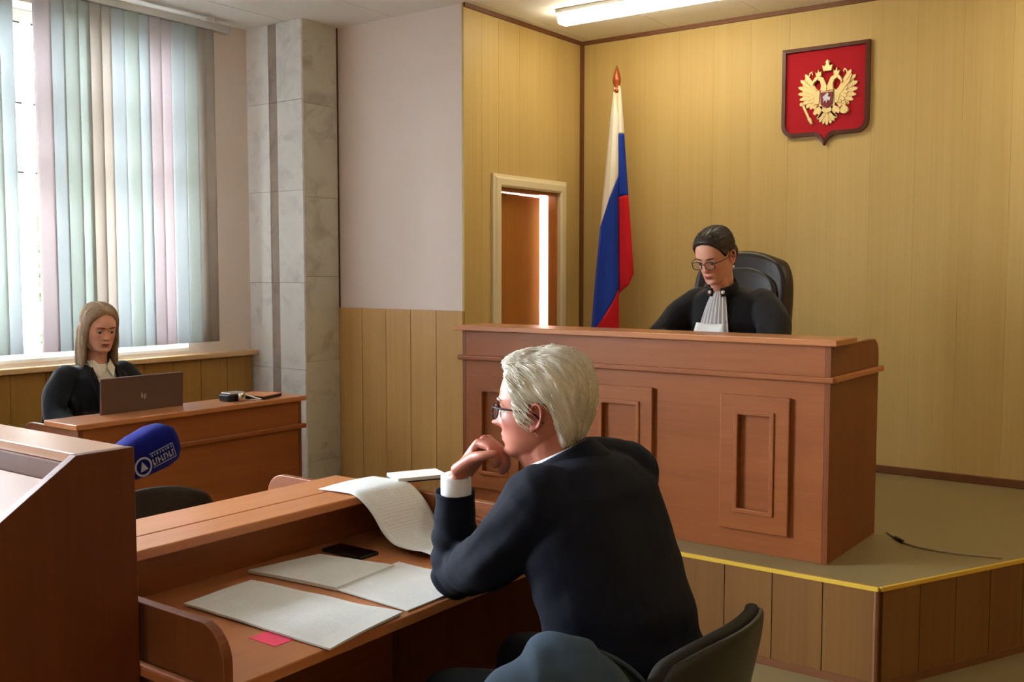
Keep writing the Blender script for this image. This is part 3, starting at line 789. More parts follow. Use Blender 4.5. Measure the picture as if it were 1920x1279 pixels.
# per column of the folded cloth: offset along the picture-plane, depth, and heights where the stripes change
ft = Vector((math.cos(math.radians(36.3)), math.sin(math.radians(36.3)), 0))
cols_f = [  # top offset, bottom offset, depth, z(white top), z(w/b), z(b/r), z(bottom)
    (-0.012, -0.150, 0.03, 2.74, 1.84, 1.14, 0.74),
    (-0.012, -0.140, -0.035, 2.74, 1.88, 1.17, 0.72),
    (-0.010, -0.085, -0.075, 2.75, 2.02, 1.26, 0.70),
    (-0.004, -0.022, -0.06, 2.75, 2.11, 1.36, 0.72),
    (0.004, 0.020, -0.025, 2.75, 2.16, 1.44, 0.78),
    (0.006, 0.012, 0.01, 2.75, 2.41, 2.00, 1.38),
    (0.008, 0.030, -0.03, 2.74, 2.43, 2.03, 1.42),
    (0.014, 0.085, -0.05, 2.73, 2.43, 2.04, 1.46),
    (0.018, 0.135, -0.02, 2.72, 2.43, 2.04, 1.54),
    (0.018, 0.138, 0.03, 2.71, 2.42, 2.02, 1.57)]
def flag_pt(u, s):
    q = u * (len(cols_f) - 1); i = min(int(q), len(cols_f) - 2); t = q - i; t = t * t * (3 - 2 * t)
    c = [a * (1 - t) + b * t for a, b in zip(cols_f[i], cols_f[i + 1])]
    k = min(int(s), 2); z = c[3 + k] * (1 - (s - k)) + c[4 + k] * (s - k)
    p = (2.75 - z) / (2.75 - 1.20); w = min(1.15, max(0.0, p)) ** 0.85
    off = c[0] * (1 - w) + c[1] * w
    dep = c[2] * min(1.0, 0.25 + w) + 0.012 * math.sin(9 * p + 5 * u)
    return (fx + ft.x * off - math.sin(math.radians(36.3)) * dep * 1.0, fy + ft.y * off + math.cos(math.radians(36.3)) * dep, z)
for s, nm, mt in ((0, 'white_stripe', 'flag_white'), (1, 'blue_stripe', 'flag_blue'), (2, 'red_stripe', 'flag_red')):
    MB().grid(73, 25, lambda u, v: flag_pt(u, s + v)).build(nm, mt, fg, smooth=True, solid=0.002)

# ================================================================== coat of arms on the back wall
ex, ez = -2.087, 2.87
ea = thing('coat_of_arms', 'crimson shield with a gilded double-headed eagle on the yellow wall', 'emblem', (ex, YB - 0.014, 2.26))
def shield(hw, top, bot, tip, r, n=8):
    pts = [(-hw, top), (hw, top), (hw, bot + r)]
    for k in range(1, n + 1):
        a = -PI / 2 * k / n; pts.append((hw - r + r * math.cos(a), bot + r + r * math.sin(a)))
    pts += [(hw * 0.22, bot + 0.0), (hw * 0.09, bot - tip * 0.35), (0, bot - tip), (-hw * 0.09, bot - tip * 0.35), (-hw * 0.22, bot)]
    for k in range(0, n + 1):
        a = -PI / 2 - PI / 2 * k / n; pts.append((-hw + r + r * math.cos(a), bot + r + r * math.sin(a)))
    return pts
YE = YB - 0.014
out = shield(0.2585, ez, ez - 0.52, 0.06, 0.07); inn = shield(0.236, ez - 0.022, ez - 0.498, 0.05, 0.055)
n = len(out); v = []
for (pl, y) in ((out, YE), (out, YE - 0.026), (inn, YE - 0.030), (inn, YE - 0.010)):
    v += [(ex + a, y, b) for a, b in pl]
f = []
for L_ in range(3):
    for i in range(n): f.append((L_ * n + i, L_ * n + (i + 1) % n, (L_ + 1) * n + (i + 1) % n, (L_ + 1) * n + i))
MB().add(v, f).build('shield_rim', 'shield_frame', ea)
MB().prism(inn, lambda a, b, d: (ex + a, YE - d, b), 0.0, 0.012).build('shield_field', 'red_velvet', ea)
EC = (ex + 0.017, 2.583); ES = 0.157
def em(poly, d0=0.012, d1=0.022, name='relief', mat='gold', parent=ea):
    return MB().prism([(EC[0] + u * ES, EC[1] + w * ES) for u, w in poly], lambda a, b, d: (a, YE - d, b), d0, d1)
def put(mbs, name, mat='gold', bevel=0.0015, parent=None):
    m = MB()
    for q in mbs: m.add(q.v, q.f)
    return m.build(name, mat, parent or ea, bevel=bevel)
def feather(root, ang, L, w):
    c, s = math.cos(ang), math.sin(ang)
    pts = [(0, -w * 0.35), (L * 0.55, -w), (L * 0.9, -w * 0.75), (L, 0), (L * 0.9, w * 0.75), (L * 0.55, w), (0, w * 0.35)]
    return [(root[0] + x * c - y * s, root[1] + x * s + y * c) for x, y in pts]
def mir(p, s): return [(s * u, w) for u, w in (p if s > 0 else p[::-1])]
def disc(cx, cy, r, n=14): return [(cx + r * math.cos(2 * PI * k / n), cy + r * math.sin(2 * PI * k / n)) for k in range(n)]
for s in (-1, 1):
    parts = []
    arm = [(0.22, 0.18), (0.42, 0.12), (0.9, 0.62), (0.84, 0.40), (0.5, -0.02), (0.40, -0.35), (0.25, -0.3)]
    plate = [(0.28, 0.12), (0.86, 0.70), (0.96, 0.50), (0.98, 0.10), (0.90, -0.20), (0.72, -0.40), (0.5, -0.46), (0.28, -0.35)]
    parts += [em(mir(arm, s), 0.013, 0.030), em(mir(plate, s), 0.0125, 0.0185)]
    for k in range(9):
        a = math.radians(56 - k * 16.0); L = (0.92, 0.90, 0.84, 0.78, 0.72, 0.67, 0.60, 0.53, 0.45)[k]
        parts.append(em(mir(feather((0.36, 0.08 - 0.02 * k), a, L, 0.082), s), 0.012, 0.021 + 0.0012 * (k % 3)))
    for k in range(6):
        a = math.radians(40 - k * 22)
        parts.append(em(mir(feather((0.34, 0.06), a, 0.45, 0.075), s), 0.018, 0.027 + 0.001 * (k % 2)))
    put(parts, 'wing')
    neck = [(0.02, 0.12), (0.24, 0.16), (0.22, 0.36), (0.27, 0.52), (0.38, 0.56), (0.50, 0.46), (0.52, 0.36), (0.56, 0.40), (0.55, 0.52), (0.46, 0.66), (0.30, 0.70), (0.14, 0.62), (0.06, 0.44), (0.0, 0.3)]
    put([em(mir(neck, s), 0.013, 0.036), em(mir(disc(0.36, 0.60, 0.035, 8), s), 0.03, 0.039)], 'neck_and_head')
    cr = [(0.24, 0.70), (0.42, 0.68), (0.46, 0.86), (0.38, 0.80), (0.345, 0.98), (0.30, 0.82), (0.22, 0.88)]
    put([em(mir(cr, s), 0.013, 0.032)], 'small_crown')
    rb = [(0.12, 0.86), (0.30, 1.0), (0.62, 0.86), (0.72, 0.78), (0.66, 0.70), (0.70, 0.78), (0.60, 0.82), (0.30, 0.95), (0.14, 0.82)]
    put([em(mir([(0.56, 0.78), (0.60, 0.92), (0.70, 0.86), (0.74, 0.72), (0.69, 0.72), (0.66, 0.82), (0.62, 0.84), (0.60, 0.76)], s), 0.013, 0.022)], 'ribbon')
    leg = [(0.14, -0.42), (0.30, -0.42), (0.46, -0.52), (0.52, -0.66), (0.44, -0.74), (0.36, -0.68), (0.28, -0.74), (0.20, -0.62), (0.16, -0.55)]
    put([em(mir(leg, s), 0.013, 0.03)], 'leg_and_claw')
put([em([(-0.15, 0.86), (0.15, 0.86), (0.2, 1.08), (0.1, 1.04), (0.06, 1.1), (0.04, 1.26), (-0.04, 1.26), (-0.06, 1.1), (-0.1, 1.04), (-0.2, 1.08)], 0.013, 0.034),
     em([(-0.09, 1.17), (0.09, 1.17), (0.09, 1.21), (-0.09, 1.21)], 0.013, 0.03)], 'large_crown')
put([em([(-0.28, 0.2), (0.28, 0.2), (0.30, -0.4), (0.16, -0.62), (0, -0.7), (-0.16, -0.62), (-0.30, -0.4)], 0.012, 0.030)], 'body')
put([em([(-0.22, 0.08), (0.22, 0.08), (0.22, -0.36), (0.12, -0.45), (0, -0.5), (-0.12, -0.45), (-0.22, -0.36)], 0.028, 0.037)], 'breast_shield', 'maroon')
put([em([(-0.14, -0.1), (-0.02, 0.0), (0.04, 0.06), (0.1, 0.0), (0.06, -0.08), (0.16, -0.14), (0.12, -0.28), (0.06, -0.2), (0.02, -0.34), (-0.04, -0.22), (-0.12, -0.32), (-0.1, -0.18)], 0.036, 0.042)], 'rider', 'silver')
tf = []
for k in range(7):
    a = math.radians(-90 + (k - 3) * 15); tf.append(em(feather((0, -0.52), a, 0.62 - 0.03 * abs(k - 3), 0.07), 0.012, 0.022 + 0.002 * (k % 2)))
for s in (-1, 1): tf.append(em(mir(feather((0.1, -0.6), math.radians(-42), 0.38, 0.06), s), 0.012, 0.022))
put(tf, 'tail')
sc1 = [(-0.98, -0.30), (-0.90, -0.26), (-0.55, -1.0), (-0.62, -1.06)]
put([em(sc1, 0.012, 0.026), em(disc(-0.97, -0.28, 0.075), 0.012, 0.028), em([(-0.74, -0.86), (-0.60, -0.80), (-0.52, -1.06), (-0.62, -1.0)], 0.012, 0.03)], 'sceptre')
put([em(disc(0.66, -0.62, 0.15), 0.012, 0.034), em([(0.62, -0.48), (0.70, -0.48), (0.69, -0.30), (0.63, -0.30)], 0.012, 0.03), em([(0.56, -0.40), (0.76, -0.40), (0.76, -0.36), (0.56, -0.36)], 0.012, 0.03), em([(0.42, -0.6), (0.54, -0.66), (0.54, -0.72), (0.42, -0.68)], 0.012, 0.026)], 'orb')

# ================================================================== small objects
def sheet(name, label, corners, z, thick, lift=0.0, mat='paper', group='papers on the desk', seed=0, nu=21, nv=15):
    """paper block: corners A B C D, gently wavy top, real thickness"""
    A, B, C_, D_ = [Vector((*c, 0)) for c in corners]
    c = (A + B + C_ + D_) / 4
    t = thing(name, label, 'paper', (c.x, c.y, z), 0, group)
    top = []
    me = bpy.data.meshes.new(name)
    v = []; f = []; uv = []
    for layer in (0, 1):
        for j in range(nv):
            for i in range(nu):
                u, w = i / (nu - 1), j / (nv - 1)
                p = A * (1 - u) * (1 - w) + B * u * (1 - w) + C_ * u * w + D_ * (1 - u) * w
                wav = lift * (noise.noise(Vector((p.x * 7, p.y * 7, seed * 3.3))) * 0.5 + 0.5) * (1 if layer else 0.6)
                v.append((p.x, p.y, z + 0.0006 + wav + (thick if layer else 0))); uv.append((u, w))
    n = nu * nv
    for j in range(nv - 1):
        for i in range(nu - 1):
            a = j * nu + i; f.append((a, a + nu, a + nu + 1, a + 1)); f.append((n + a, n + a + 1, n + a + nu + 1, n + a + nu))
    rim = [i for i in range(nu)] + [j * nu + nu - 1 for j in range(1, nv)] + [(nv - 1) * nu + i for i in range(nu - 2, -1, -1)] + [j * nu for j in range(nv - 2, 0, -1)]
    for k in range(len(rim)):
        a, b = rim[k], rim[(k + 1) % len(rim)]; f.append((a, b, n + b, n + a))
    me.from_pydata(v, [], f); me.update()
    ul = me.uv_layers.new(name='UVMap')
    for lp in me.loops: ul.data[lp.index].uv = uv[lp.vertex_index % n]
    o = link_mesh('sheets', me, M[mat], t)
    return t
ZD, ZS = 0.75, 0.897
sheet('paper_stack', 'printed papers lying nearest the lectern on the desk', [(-2.04, 1.45), (-1.545, 1.455), (-1.575, 1.715), (-2.055, 1.665)], ZD, 0.0025, 0.010, seed=1)
sheet('paper_stack', 'printed stack of papers lying in the middle of the desk', [(-2.13, 1.715), (-1.83, 1.745), (-1.85, 1.98), (-2.09, 1.935)], ZD, 0.007, 0.006, seed=2)
sheet('paper_stack', "open papers under the man's elbow", [(-1.86, 1.75), (-1.58, 1.735), (-1.585, 2.02), (-1.87, 2.02)], ZD, 0.002, 0.006, seed=3)
# sheet curling down from the shelf to the desk
cs = thing('paper_sheet', 'long printed sheet curling down from the shelf onto the desk', 'paper', (-2.05, 2.15, ZD), 0, 'papers on the desk')
prof = [(-2.238, ZS + 0.004), (-2.16, ZS + 0.006), (-2.10, ZS + 0.004), (-2.06, ZS - 0.015), (-2.02, ZS - 0.05), (-1.985, ZS - 0.095), (-1.945, ZD + 0.025), (-1.89, ZD + 0.018), (-1.84, ZD + 0.020), (-1.80, ZD + 0.014)]
def curl(u, v):
    q = v * (len(prof) - 1); i = min(int(q), len(prof) - 2); t = q - i
    P0, P1, P2, P3 = [Vector(prof[min(max(k, 0), len(prof) - 1)]) for k in (i - 1, i, i + 1, i + 2)]
    p = 0.5 * ((2 * P1) + (P2 - P0) * t + (2 * P0 - 5 * P1 + 4 * P2 - P3) * t * t + (3 * P1 - P0 - 3 * P2 + P3) * t ** 3)
    y = 2.07 + 0.235 * u - 0.0 * v + 0.015 * v
    return (p.x, y, p.y + 0.004 * math.sin(3 * u + 2 * v))
mb = MB().grid(13, 41, curl)
o = mb.build('sheet', 'paper', cs, smooth=True, solid=0.0012)
ul = o.data.uv_layers.new(name='UVMap')
for lp in o.data.loops: ul.data[lp.index].uv = ((lp.vertex_index % 13) / 12, (lp.vertex_index // 13) / 40)
ph = thing('phone', 'black phone lying on the desk behind the papers', 'phone', (-2.05, 2.015, ZD))
MB().box(-2.13, -1.975, 1.978, 2.052, ZD, ZD + 0.009).build('phone_body', 'black', ph, bevel=0.003)
box('screen', 'phone', -2.127, -1.978, 1.981, 2.049, ZD + 0.0088, ZD + 0.0095, ph)
nb = thing('notepad', 'small pale notepad with a dark cover on the end of the shelf', 'notepad', (-2.13, 2.30, ZS))
nm_ = Matrix.Translation((-2.125, 2.385, ZS)) @ Matrix.Rotation(math.radians(62), 4, 'Z')
MB().box(-0.085, 0.085, -0.055, 0.055, 0.0, 0.004).xform(nm_).build('cover', 'black', nb)
MB().box(-0.083, 0.083, -0.053, 0.053, 0.004, 0.014).xform(nm_).build('pages', 'paper_blank', nb)
sn = thing('sticky_note', 'pink sticky note under the nearest papers', 'note', (-1.69, 1.43, ZD))
MB().box(-1.745, -1.66, 1.405, 1.48, ZD + 0.0003, ZD + 0.0012).build('note', 'pink', sn)

# microphone with blue foam on a table stand behind the lectern
mic = thing('microphone', 'reporter microphone with a blue foam windscreen behind the lectern', 'microphone', (-2.22, 1.36, ZS))
ma = Vector((-2.2, 1.335, 1.065)); mbv = Vector((-2.2, 1.535, 1.128)); md_ = (mbv - ma).normalized()
q = Vector((0, 0, 1)) - md_ * md_.z; q.normalize(); r_ = md_.cross(q)
R_ = Matrix((md_, r_, q)).transposed().to_4x4(); R_.translation = ma
Lm = (mbv - ma).length
def foam(u, v):
    a = 2 * PI * u
    t = v
    pr = [(-0.012, 0.012), (0.0, 0.032), (0.05, 0.043), (0.11, 0.052), (0.165, 0.055), (0.195, 0.050), (0.212, 0.036), (0.216, 0.002)]
    k = t * (len(pr) - 1); i = min(int(k), len(pr) - 2); k -= i
    x = pr[i][0] * (1 - k) + pr[i + 1][0] * k; r = pr[i][1] * (1 - k) + pr[i + 1][1] * k
    c, s = math.cos(a), math.sin(a); e = 0.62
    return (x, math.copysign(abs(c) ** e, c) * r * 0.92, math.copysign(abs(s) ** e, s) * r)
fm = MB().grid(32, 29, foam, True); fm.xform(R_).build('windscreen', 'blue_foam', mic, smooth=True)
MB().tube([tuple(R_ @ Vector((0, 0, 0))), tuple(R_ @ Vector((-0.11, 0, 0)))], [0.018, 0.013], 12).build('handle', 'black', mic, smooth=True)
hp = R_ @ Vector((-0.06, 0, -0.012))
MB().tube([(hp.x, hp.y, hp.z), (hp.x, hp.y, ZS + 0.01)], 0.006, 8).build('stand_rod', 'chrome', mic, smooth=True)
MB().lathe([(0.05, 0), (0.05, 0.008), (0.012, 0.016)], 20, (hp.x, hp.y, ZS)).build('stand_base', 'black', mic, smooth=True)
# white print on the side that faces the room: ring, wedge and rows of small lettering marks
pm = []
def pr_box(x0, x1, z0, z1): return MB().box(x0, x1, 0.0505, 0.0525, z0, z1).xform(R_)
ring = MB()
def rg_fn(u, v):
    a = 2 * PI * u; r = 0.0215 + 0.005 * (v - 0.5); return (0.088 + r * math.cos(a) , 0.0525, -0.012 + r * math.sin(a))
pm.append(MB().grid(28, 2, rg_fn, True).xform(R_))
pm.append(MB().add([(0.077, 0.0525, -0.022), (0.088, 0.0525, 0.002), (0.099, 0.0525, -0.022)], [(0, 1, 2)]).xform(R_))
xx = 0.116
k = 0
while xx < 0.178:
    wdt = (0.007, 0.005, 0.008, 0.006)[k % 4]
    pm.append(pr_box(xx, xx + wdt * 0.35, -0.022, -0.006)); pm.append(pr_box(xx + wdt * 0.35, xx + wdt * 0.8, (-0.022, -0.010, -0.016)[k % 3], (-0.018, -0.006, -0.012)[k % 3]))
    pm.append(pr_box(xx + 0.001, xx + wdt * 0.6, 0.0, 0.0055)); xx += wdt + 0.0015; k += 1
for (a, b, c, d) in ((0.113, 0.181, 0.0085, 0.0098), (0.113, 0.181, -0.027, -0.0257), (0.180, 0.1812, -0.027, 0.0098)): pm.append(pr_box(a, b, c, d))
put(pm, 'print', 'white_print', 0, mic)['kind'] = 'stuff'

# laptop and oddments on the clerk's desk
lp = thing('laptop', 'bronze-grey laptop open in front of the clerk', 'laptop', (-4.25, 2.81, 0.75))
lm_ = Matrix.Translation((-4.215, 2.80, 0.757)) @ Matrix.Rotation(math.radians(0), 4, 'Z')
MB().box(-0.29, -0.01, -0.215, 0.215, -0.0065, 0.016).xform(lm_).build('base', 'laptop_dark', lp, bevel=0.005)
MB().box(-0.27, -0.12, -0.19, 0.19, 0.016, 0.018).xform(lm_).build('keyboard', 'black', lp)
tl = lm_ @ Matrix.Translation((-0.015, 0, 0.018)) @ Matrix.Rotation(math.radians(3), 4, 'Y')
lid = MB().box(-0.006, 0.008, -0.219, 0.219, 0.0, 0.29).xform(tl).build('lid', 'laptop', lp, bevel=0.004)
MB().box(-0.0075, -0.0055, -0.205, 0.205, 0.02, 0.275).xform(tl).build('display', 'phone', lid)
lg = MB()
for (y0, y1, z0, z1) in ((-0.013, -0.010, 0.182, 0.208), (-0.010, -0.0065, 0.197, 0.200), (-0.0065, -0.0035, 0.182, 0.199),
                         (0.003, 0.006, 0.176, 0.200), (0.006, 0.0095, 0.197, 0.200), (0.006, 0.0095, 0.182, 0.185), (0.0095, 0.0125, 0.183, 0.199)):
    lg.box(0.0078, 0.009, y0, y1, z0, z1)
lg.xform(tl).build('lid_mark', 'logo', lid)
kb = thing('compact_camera', 'small black and silver camera with a strap on the clerk desk shelf', 'camera', (-4.15, 3.30, ZS))
MB().box(-4.21, -4.13, 3.225, 3.33, ZS, ZS + 0.036).build('camera_body', 'black', kb, bevel=0.008)
MB().box(-4.2, -4.125, 3.232, 3.325, ZS + 0.036, ZS + 0.045).build('top_plate', 'metal', kb, bevel=0.003)
MB().lathe([(0.022, 0), (0.022, 0.022), (0.017, 0.026)], 18).xform(Matrix.Translation((-4.13, 3.292, ZS + 0.022)) @ Matrix.Rotation(PI / 2, 4, 'Y')).build('lens', 'chrome', kb, smooth=True)
MB().tube([(-4.13, 3.33, ZS + 0.03), (-4.09, 3.36, ZS + 0.012), (-4.065, 3.375, ZS + 0.006), (-4.07, 3.345, ZS + 0.005), (-4.1, 3.34, ZS + 0.005)], 0.004, 6).build('strap', 'white', kb, smooth=True)
tb = thing('notebook', 'flat dark notebook with a tan cover on the end of the clerk desk', 'notebook', (-4.14, 3.46, ZS))
tm = Matrix.Translation((-4.165, 3.455, ZS)) @ Matrix.Rotation(math.radians(18), 4, 'Z')
MB().box(-0.10, 0.075, -0.085, 0.085, 0.0, 0.014).xform(tm).build('pages', 'laptop_dark', tb, bevel=0.002)
MB().box(-0.102, 0.078, -0.088, 0.088, 0.014, 0.018).xform(tm).build('cover', 'edge', tb)
# cable on the platform
cb = thing('cable', 'thin pale cable with a dark plug trailing over the platform floor', 'cable', (-1.1, 4.42, PH))
MB().tube([(-1.285, 4.57, PH + 0.006), (-1.225, 4.49, PH + 0.006)], 0.005, 6).build('cable_end', 'cable_w', cb, smooth=True)
MB().tube([(-1.225, 4.49, PH + 0.008), (-1.18, 4.435, PH + 0.008)], 0.008, 8).build('plug', 'black', cb, smooth=True)
MB().tube([(-1.18, 4.435, PH + 0.005), (-1.12, 4.40, PH + 0.005), (-1.02, 4.385, PH + 0.005), (-0.9, 4.40, PH + 0.005), (-0.79, 4.43, PH + 0.005)], 0.004, 6).build('cord', 'cable_w', cb, smooth=True)

# ================================================================== people
def remesh(mbs, voxel, smooth=3, name='body'):
    m = MB()
    for q in mbs: m.add(q.v, q.f)
    me = m.mesh(name)
    o = bpy.data.objects.new('temporary', me); COL.objects.link(o)
    md = o.modifiers.new('r', 'REMESH'); md.mode = 'VOXEL'; md.voxel_size = voxel; md.adaptivity = 0.0
    if smooth: sm = o.modifiers.new('s', 'SMOOTH'); sm.factor = 0.5; sm.iterations = smooth
    dg = bpy.context.evaluated_depsgraph_get()
    out = bpy.data.meshes.new_from_object(o.evaluated_get(dg))
    bpy.data.objects.remove(o); bpy.data.meshes.remove(me)
    out.name = name
    out.polygons.foreach_set('use_smooth', [True] * len(out.polygons))
    return out

def coords(me):
    a = np.empty(len(me.vertices) * 3); me.vertices.foreach_get('co', a); return a.reshape(-1, 3)
def normals(me):
    a = np.empty(len(me.vertices) * 3); me.vertices.foreach_get('normal', a); return a.reshape(-1, 3)
def set_coords(me, c): me.vertices.foreach_set('co', c.ravel()); me.update()
def set_tint(me, rgb):
    at = me.color_attributes.new('tint', 'FLOAT_COLOR', 'POINT')
    a = np.ones((len(me.vertices), 4)); a[:, :3] = rgb; at.data.foreach_set('color', a.ravel())

def limb(pts, rad, n=16, flat=None):
    """tapered limb with rounded ends; flat = (direction, factor) squashes the section along a direction"""
    pts = [Vector(p) for p in pts]
    # densify with Catmull-Rom so bends are soft
    P_, R_ = [], []
    for i in range(len(pts) - 1):
        p0, p1, p2, p3 = pts[max(i - 1, 0)], pts[i], pts[i + 1], pts[min(i + 2, len(pts) - 1)]
        for k in range(6):
            t = k / 6
            P_.append(0.5 * ((2 * p1) + (p2 - p0) * t + (2 * p0 - 5 * p1 + 4 * p2 - p3) * t * t + (3 * p1 - p0 - 3 * p2 + p3) * t ** 3) * 1.0)
            R_.append(rad[i] * (1 - t) + rad[i + 1] * t)
    P_.append(pts[-1]); R_.append(rad[-1])
    d0 = (P_[0] - P_[1]).normalized(); d1 = (P_[-1] - P_[-2]).normalized()
    pre = [(P_[0] + d0 * R_[0] * math.sin(a), R_[0] * math.cos(a)) for a in (1.5, 1.1, 0.6)]
    post = [(P_[-1] + d1 * R_[-1] * math.sin(a), R_[-1] * math.cos(a)) for a in (0.6, 1.1, 1.5)]
    A = [q[0] for q in pre] + P_ + [q[0] for q in post]; B = [q[1] for q in pre] + R_ + [q[1] for q in post]
    mb = MB().tube([tuple(a) for a in A], B, n)
    if flat:
        fd, k = Vector(flat[0]).normalized(), flat[1]
        ns = len(A); v = []
        for i in range(ns):
            for j in range(n):
                p = Vector(mb.v[i * n + j]); q = p - A[i]; v.append(tuple(A[i] + q - fd * q.dot(fd) * (1 - k)))
        mb.v = v
    return mb

def loft(secs, n=28, ex=2.4):
    """closed loft of superellipse sections: (centre, side vector, depth vector)"""
    v = []; f = []
    for c, a, b in secs:
        c, a, b = Vector(c), Vector(a), Vector(b)
        for k in range(n):
            t = 2 * PI * k / n; x, y = math.cos(t), math.sin(t)
            e = 2 / ex
            v.append(c + a * math.copysign(abs(x) ** e, x) + b * math.copysign(abs(y) ** e, y))
    m = len(secs)
    for i in range(m - 1):
        for k in range(n): f.append((i * n + k, i * n + (k + 1) % n, (i + 1) * n + (k + 1) % n, (i + 1) * n + k))
    f += [tuple(range(n - 1, -1, -1)), tuple((m - 1) * n + k for k in range(n))]
    return MB().add(v, f)

# ---- head: face looks along +x, left ear at +y, eyes at z = 0, chin -0.118, crown +0.118
HP = [  # z, front x, back x, half width
    (0.1185, 0.004, -0.018, 0.006), (0.115, 0.034, -0.052, 0.032), (0.106, 0.058, -0.074, 0.049), (0.092, 0.075, -0.090, 0.061),
    (0.072, 0.088, -0.101, 0.070), (0.048, 0.0945, -0.107, 0.0755), (0.026, 0.0965, -0.108, 0.0765), (0.010, 0.0925, -0.106, 0.0755),
    (-0.006, 0.0880, -0.102, 0.0735), (-0.022, 0.0885, -0.096, 0.0715), (-0.040, 0.0885, -0.087, 0.0690), (-0.056, 0.0895, -0.074, 0.0655),
    (-0.070, 0.0880, -0.058, 0.0615), (-0.084, 0.0830, -0.040, 0.0555), (-0.096, 0.0840, -0.020, 0.0475), (-0.106, 0.0810, 0.002, 0.0380),
    (-0.113, 0.0730, 0.020, 0.0270), (-0.118, 0.0600, 0.034, 0.0120)]
_hz = np.array([p[0] for p in HP])[::-1]
def hp(z, k):
    return np.interp(z, _hz, np.array([p[k] for p in HP])[::-1])
def g2(y, z, cy, cz, sy, sz): return np.exp(-((y - cy) / sy) ** 2 - ((z - cz) / sz) ** 2)

def head_grid(nz=120, nt=144, f=None):
    f = f or {}
    zz = np.concatenate([np.linspace(0.1183, 0.10, 14, endpoint=False), np.linspace(0.10, -0.10, nz - 26, endpoint=False), np.linspace(-0.10, -0.1178, 12)])
    tt = np.linspace(0, 2 * PI, nt, endpoint=False); tt = tt - 0.35 * np.sin(tt)      # denser at the face
    Z, T = np.meshgrid(zz, tt, indexing='ij')
    fr, bk, hw = hp(Z, 1), hp(Z, 2), hp(Z, 3)
    c, s = np.cos(T), np.sin(T)
    jaw = np.clip((-0.03 - Z) / 0.07, 0, 1)
    mid = fr * (0.30 + 0.1 * jaw) + bk * (0.70 - 0.1 * jaw)
    mid = np.where(Z > -0.03, 0.0, mid * np.clip((-0.03 - Z) / 0.05, 0, 1))
    e = np.where(c > 0, 0.86, 0.92)
    X = mid + np.where(c > 0, fr - mid, mid - bk) * np.sign(c) * np.abs(c) ** e
    Y = hw * np.sign(s) * np.abs(s) ** 0.90
    Y = Y * f.get('wide', 1.0)
    front = np.clip(c, 0, 1) ** 0.5
    A = np.abs(Y)
    nose = f.get('nose', 1.0)
    # nose bridge, tip and wings
    zt = np.clip((0.014 - Z) / 0.052, 0, 1)
    ridge = (0.004 + 0.020 * zt ** 1.15) * np.exp(-(Y / (0.0078 + 0.0062 * zt)) ** 2) * np.clip((Z + 0.0465) / 0.0075, 0, 1) * np.clip((0.022 - Z) / 0.012, 0, 1)
    d = ridge * nose
    d += 0.008 * nose * g2(A, Z, 0.0125, -0.036, 0.0060, 0.0075) + 0.005 * nose * g2(Y, Z, 0, -0.037, 0.0115, 0.0085)
    d -= 0.0135 * g2(A, Z, 0.031, 0.000, 0.0145, 0.0105)          # sockets
    d += 0.0045 * g2(A, Z, 0.030, 0.0215, 0.020, 0.0065)          # brow
    d += 0.0050 * g2(A, Z, 0.044, -0.026, 0.016, 0.014)           # cheekbone
    d -= 0.0035 * g2(A, Z, 0.040, -0.058, 0.014, 0.018)           # cheek hollow
    d += 0.0062 * np.exp(-(Y / 0.019) ** 2) * np.exp(-((Z + 0.0625) / 0.0048) ** 2)
    d += 0.0066 * np.exp(-(Y / 0.017) ** 2) * np.exp(-((Z + 0.0745) / 0.0050) ** 2)
    d -= 0.0036 * np.exp(-(Y / 0.022) ** 2) * np.exp(-((Z + 0.0682) / 0.0019) ** 2)
    d -= 0.0045 * np.exp(-(Y / 0.020) ** 2) * np.exp(-((Z + 0.086) / 0.0050) ** 2)
    d += 0.0050 * np.exp(-(Y / 0.016) ** 2) * np.exp(-((Z + 0.102) / 0.0080) ** 2)
    d -= 0.0022 * np.exp(-((A - 0.024 - 0.35 * (-0.045 - Z)) / 0.004) ** 2) * np.exp(-((Z + 0.055) / 0.014) ** 2)  # nasolabial fold
    X = X + d * front
    return X, Y, Z, T

def head_mb(f=None):
    X, Y, Z, T = head_grid(f=f)
    nz, nt = X.shape
    V = np.stack([X, Y, Z], -1).reshape(-1, 3); F = []
    for i in range(nz - 1):
        for k in range(nt): F.append((i * nt + k, (i + 1) * nt + k, (i + 1) * nt + (k + 1) % nt, i * nt + (k + 1) % nt))
    F += [tuple(range(nt)), tuple((nz - 1) * nt + k for k in range(nt - 1, -1, -1))]
    mbs = [MB().add(V, F)]
    for s in (-1, 1):
        # ear: outer rim, lobe and inner dish
        rim = []; rr = []
        for k in range(15):
            a = math.radians(-120 + k * 20.5)
            rim.append((-0.012 - 0.016 * math.cos(a) * 1.0 - 0.004 * math.sin(a), s * (0.079 + 0.008 * max(0, -math.cos(a + 2.6)) + 0.004), -0.008 + 0.029 * math.sin(a) + 0.002))
            rr.append(0.0045)
        rim = [(x_ if True else 0, y_, z_) for x_, y_, z_ in rim]
        mbs.append(limb(rim[2:], rr[2:], 8))
        mbs.append(MB().sphere((-0.006, s * 0.0795, -0.034), (0.0085, 0.0055, 0.010)))
        mbs.append(MB().sphere((-0.014, s * 0.076, -0.006), (0.017, 0.005, 0.026)))
        mbs.append(MB().sphere((0.000, s * 0.0775, -0.010), (0.005, 0.005, 0.008)))
        # eyelids
        mbs.append(MB().sphere((0.0715, s * 0.031, 0.0062), (0.0146, 0.0165, 0.0080)))
        mbs.append(MB().sphere((0.0715, s * 0.031, -0.0105), (0.0132, 0.0155, 0.0055)))
    return mbs

def place(mbs, m):
    for q in mbs: q.xform(m)
    return mbs

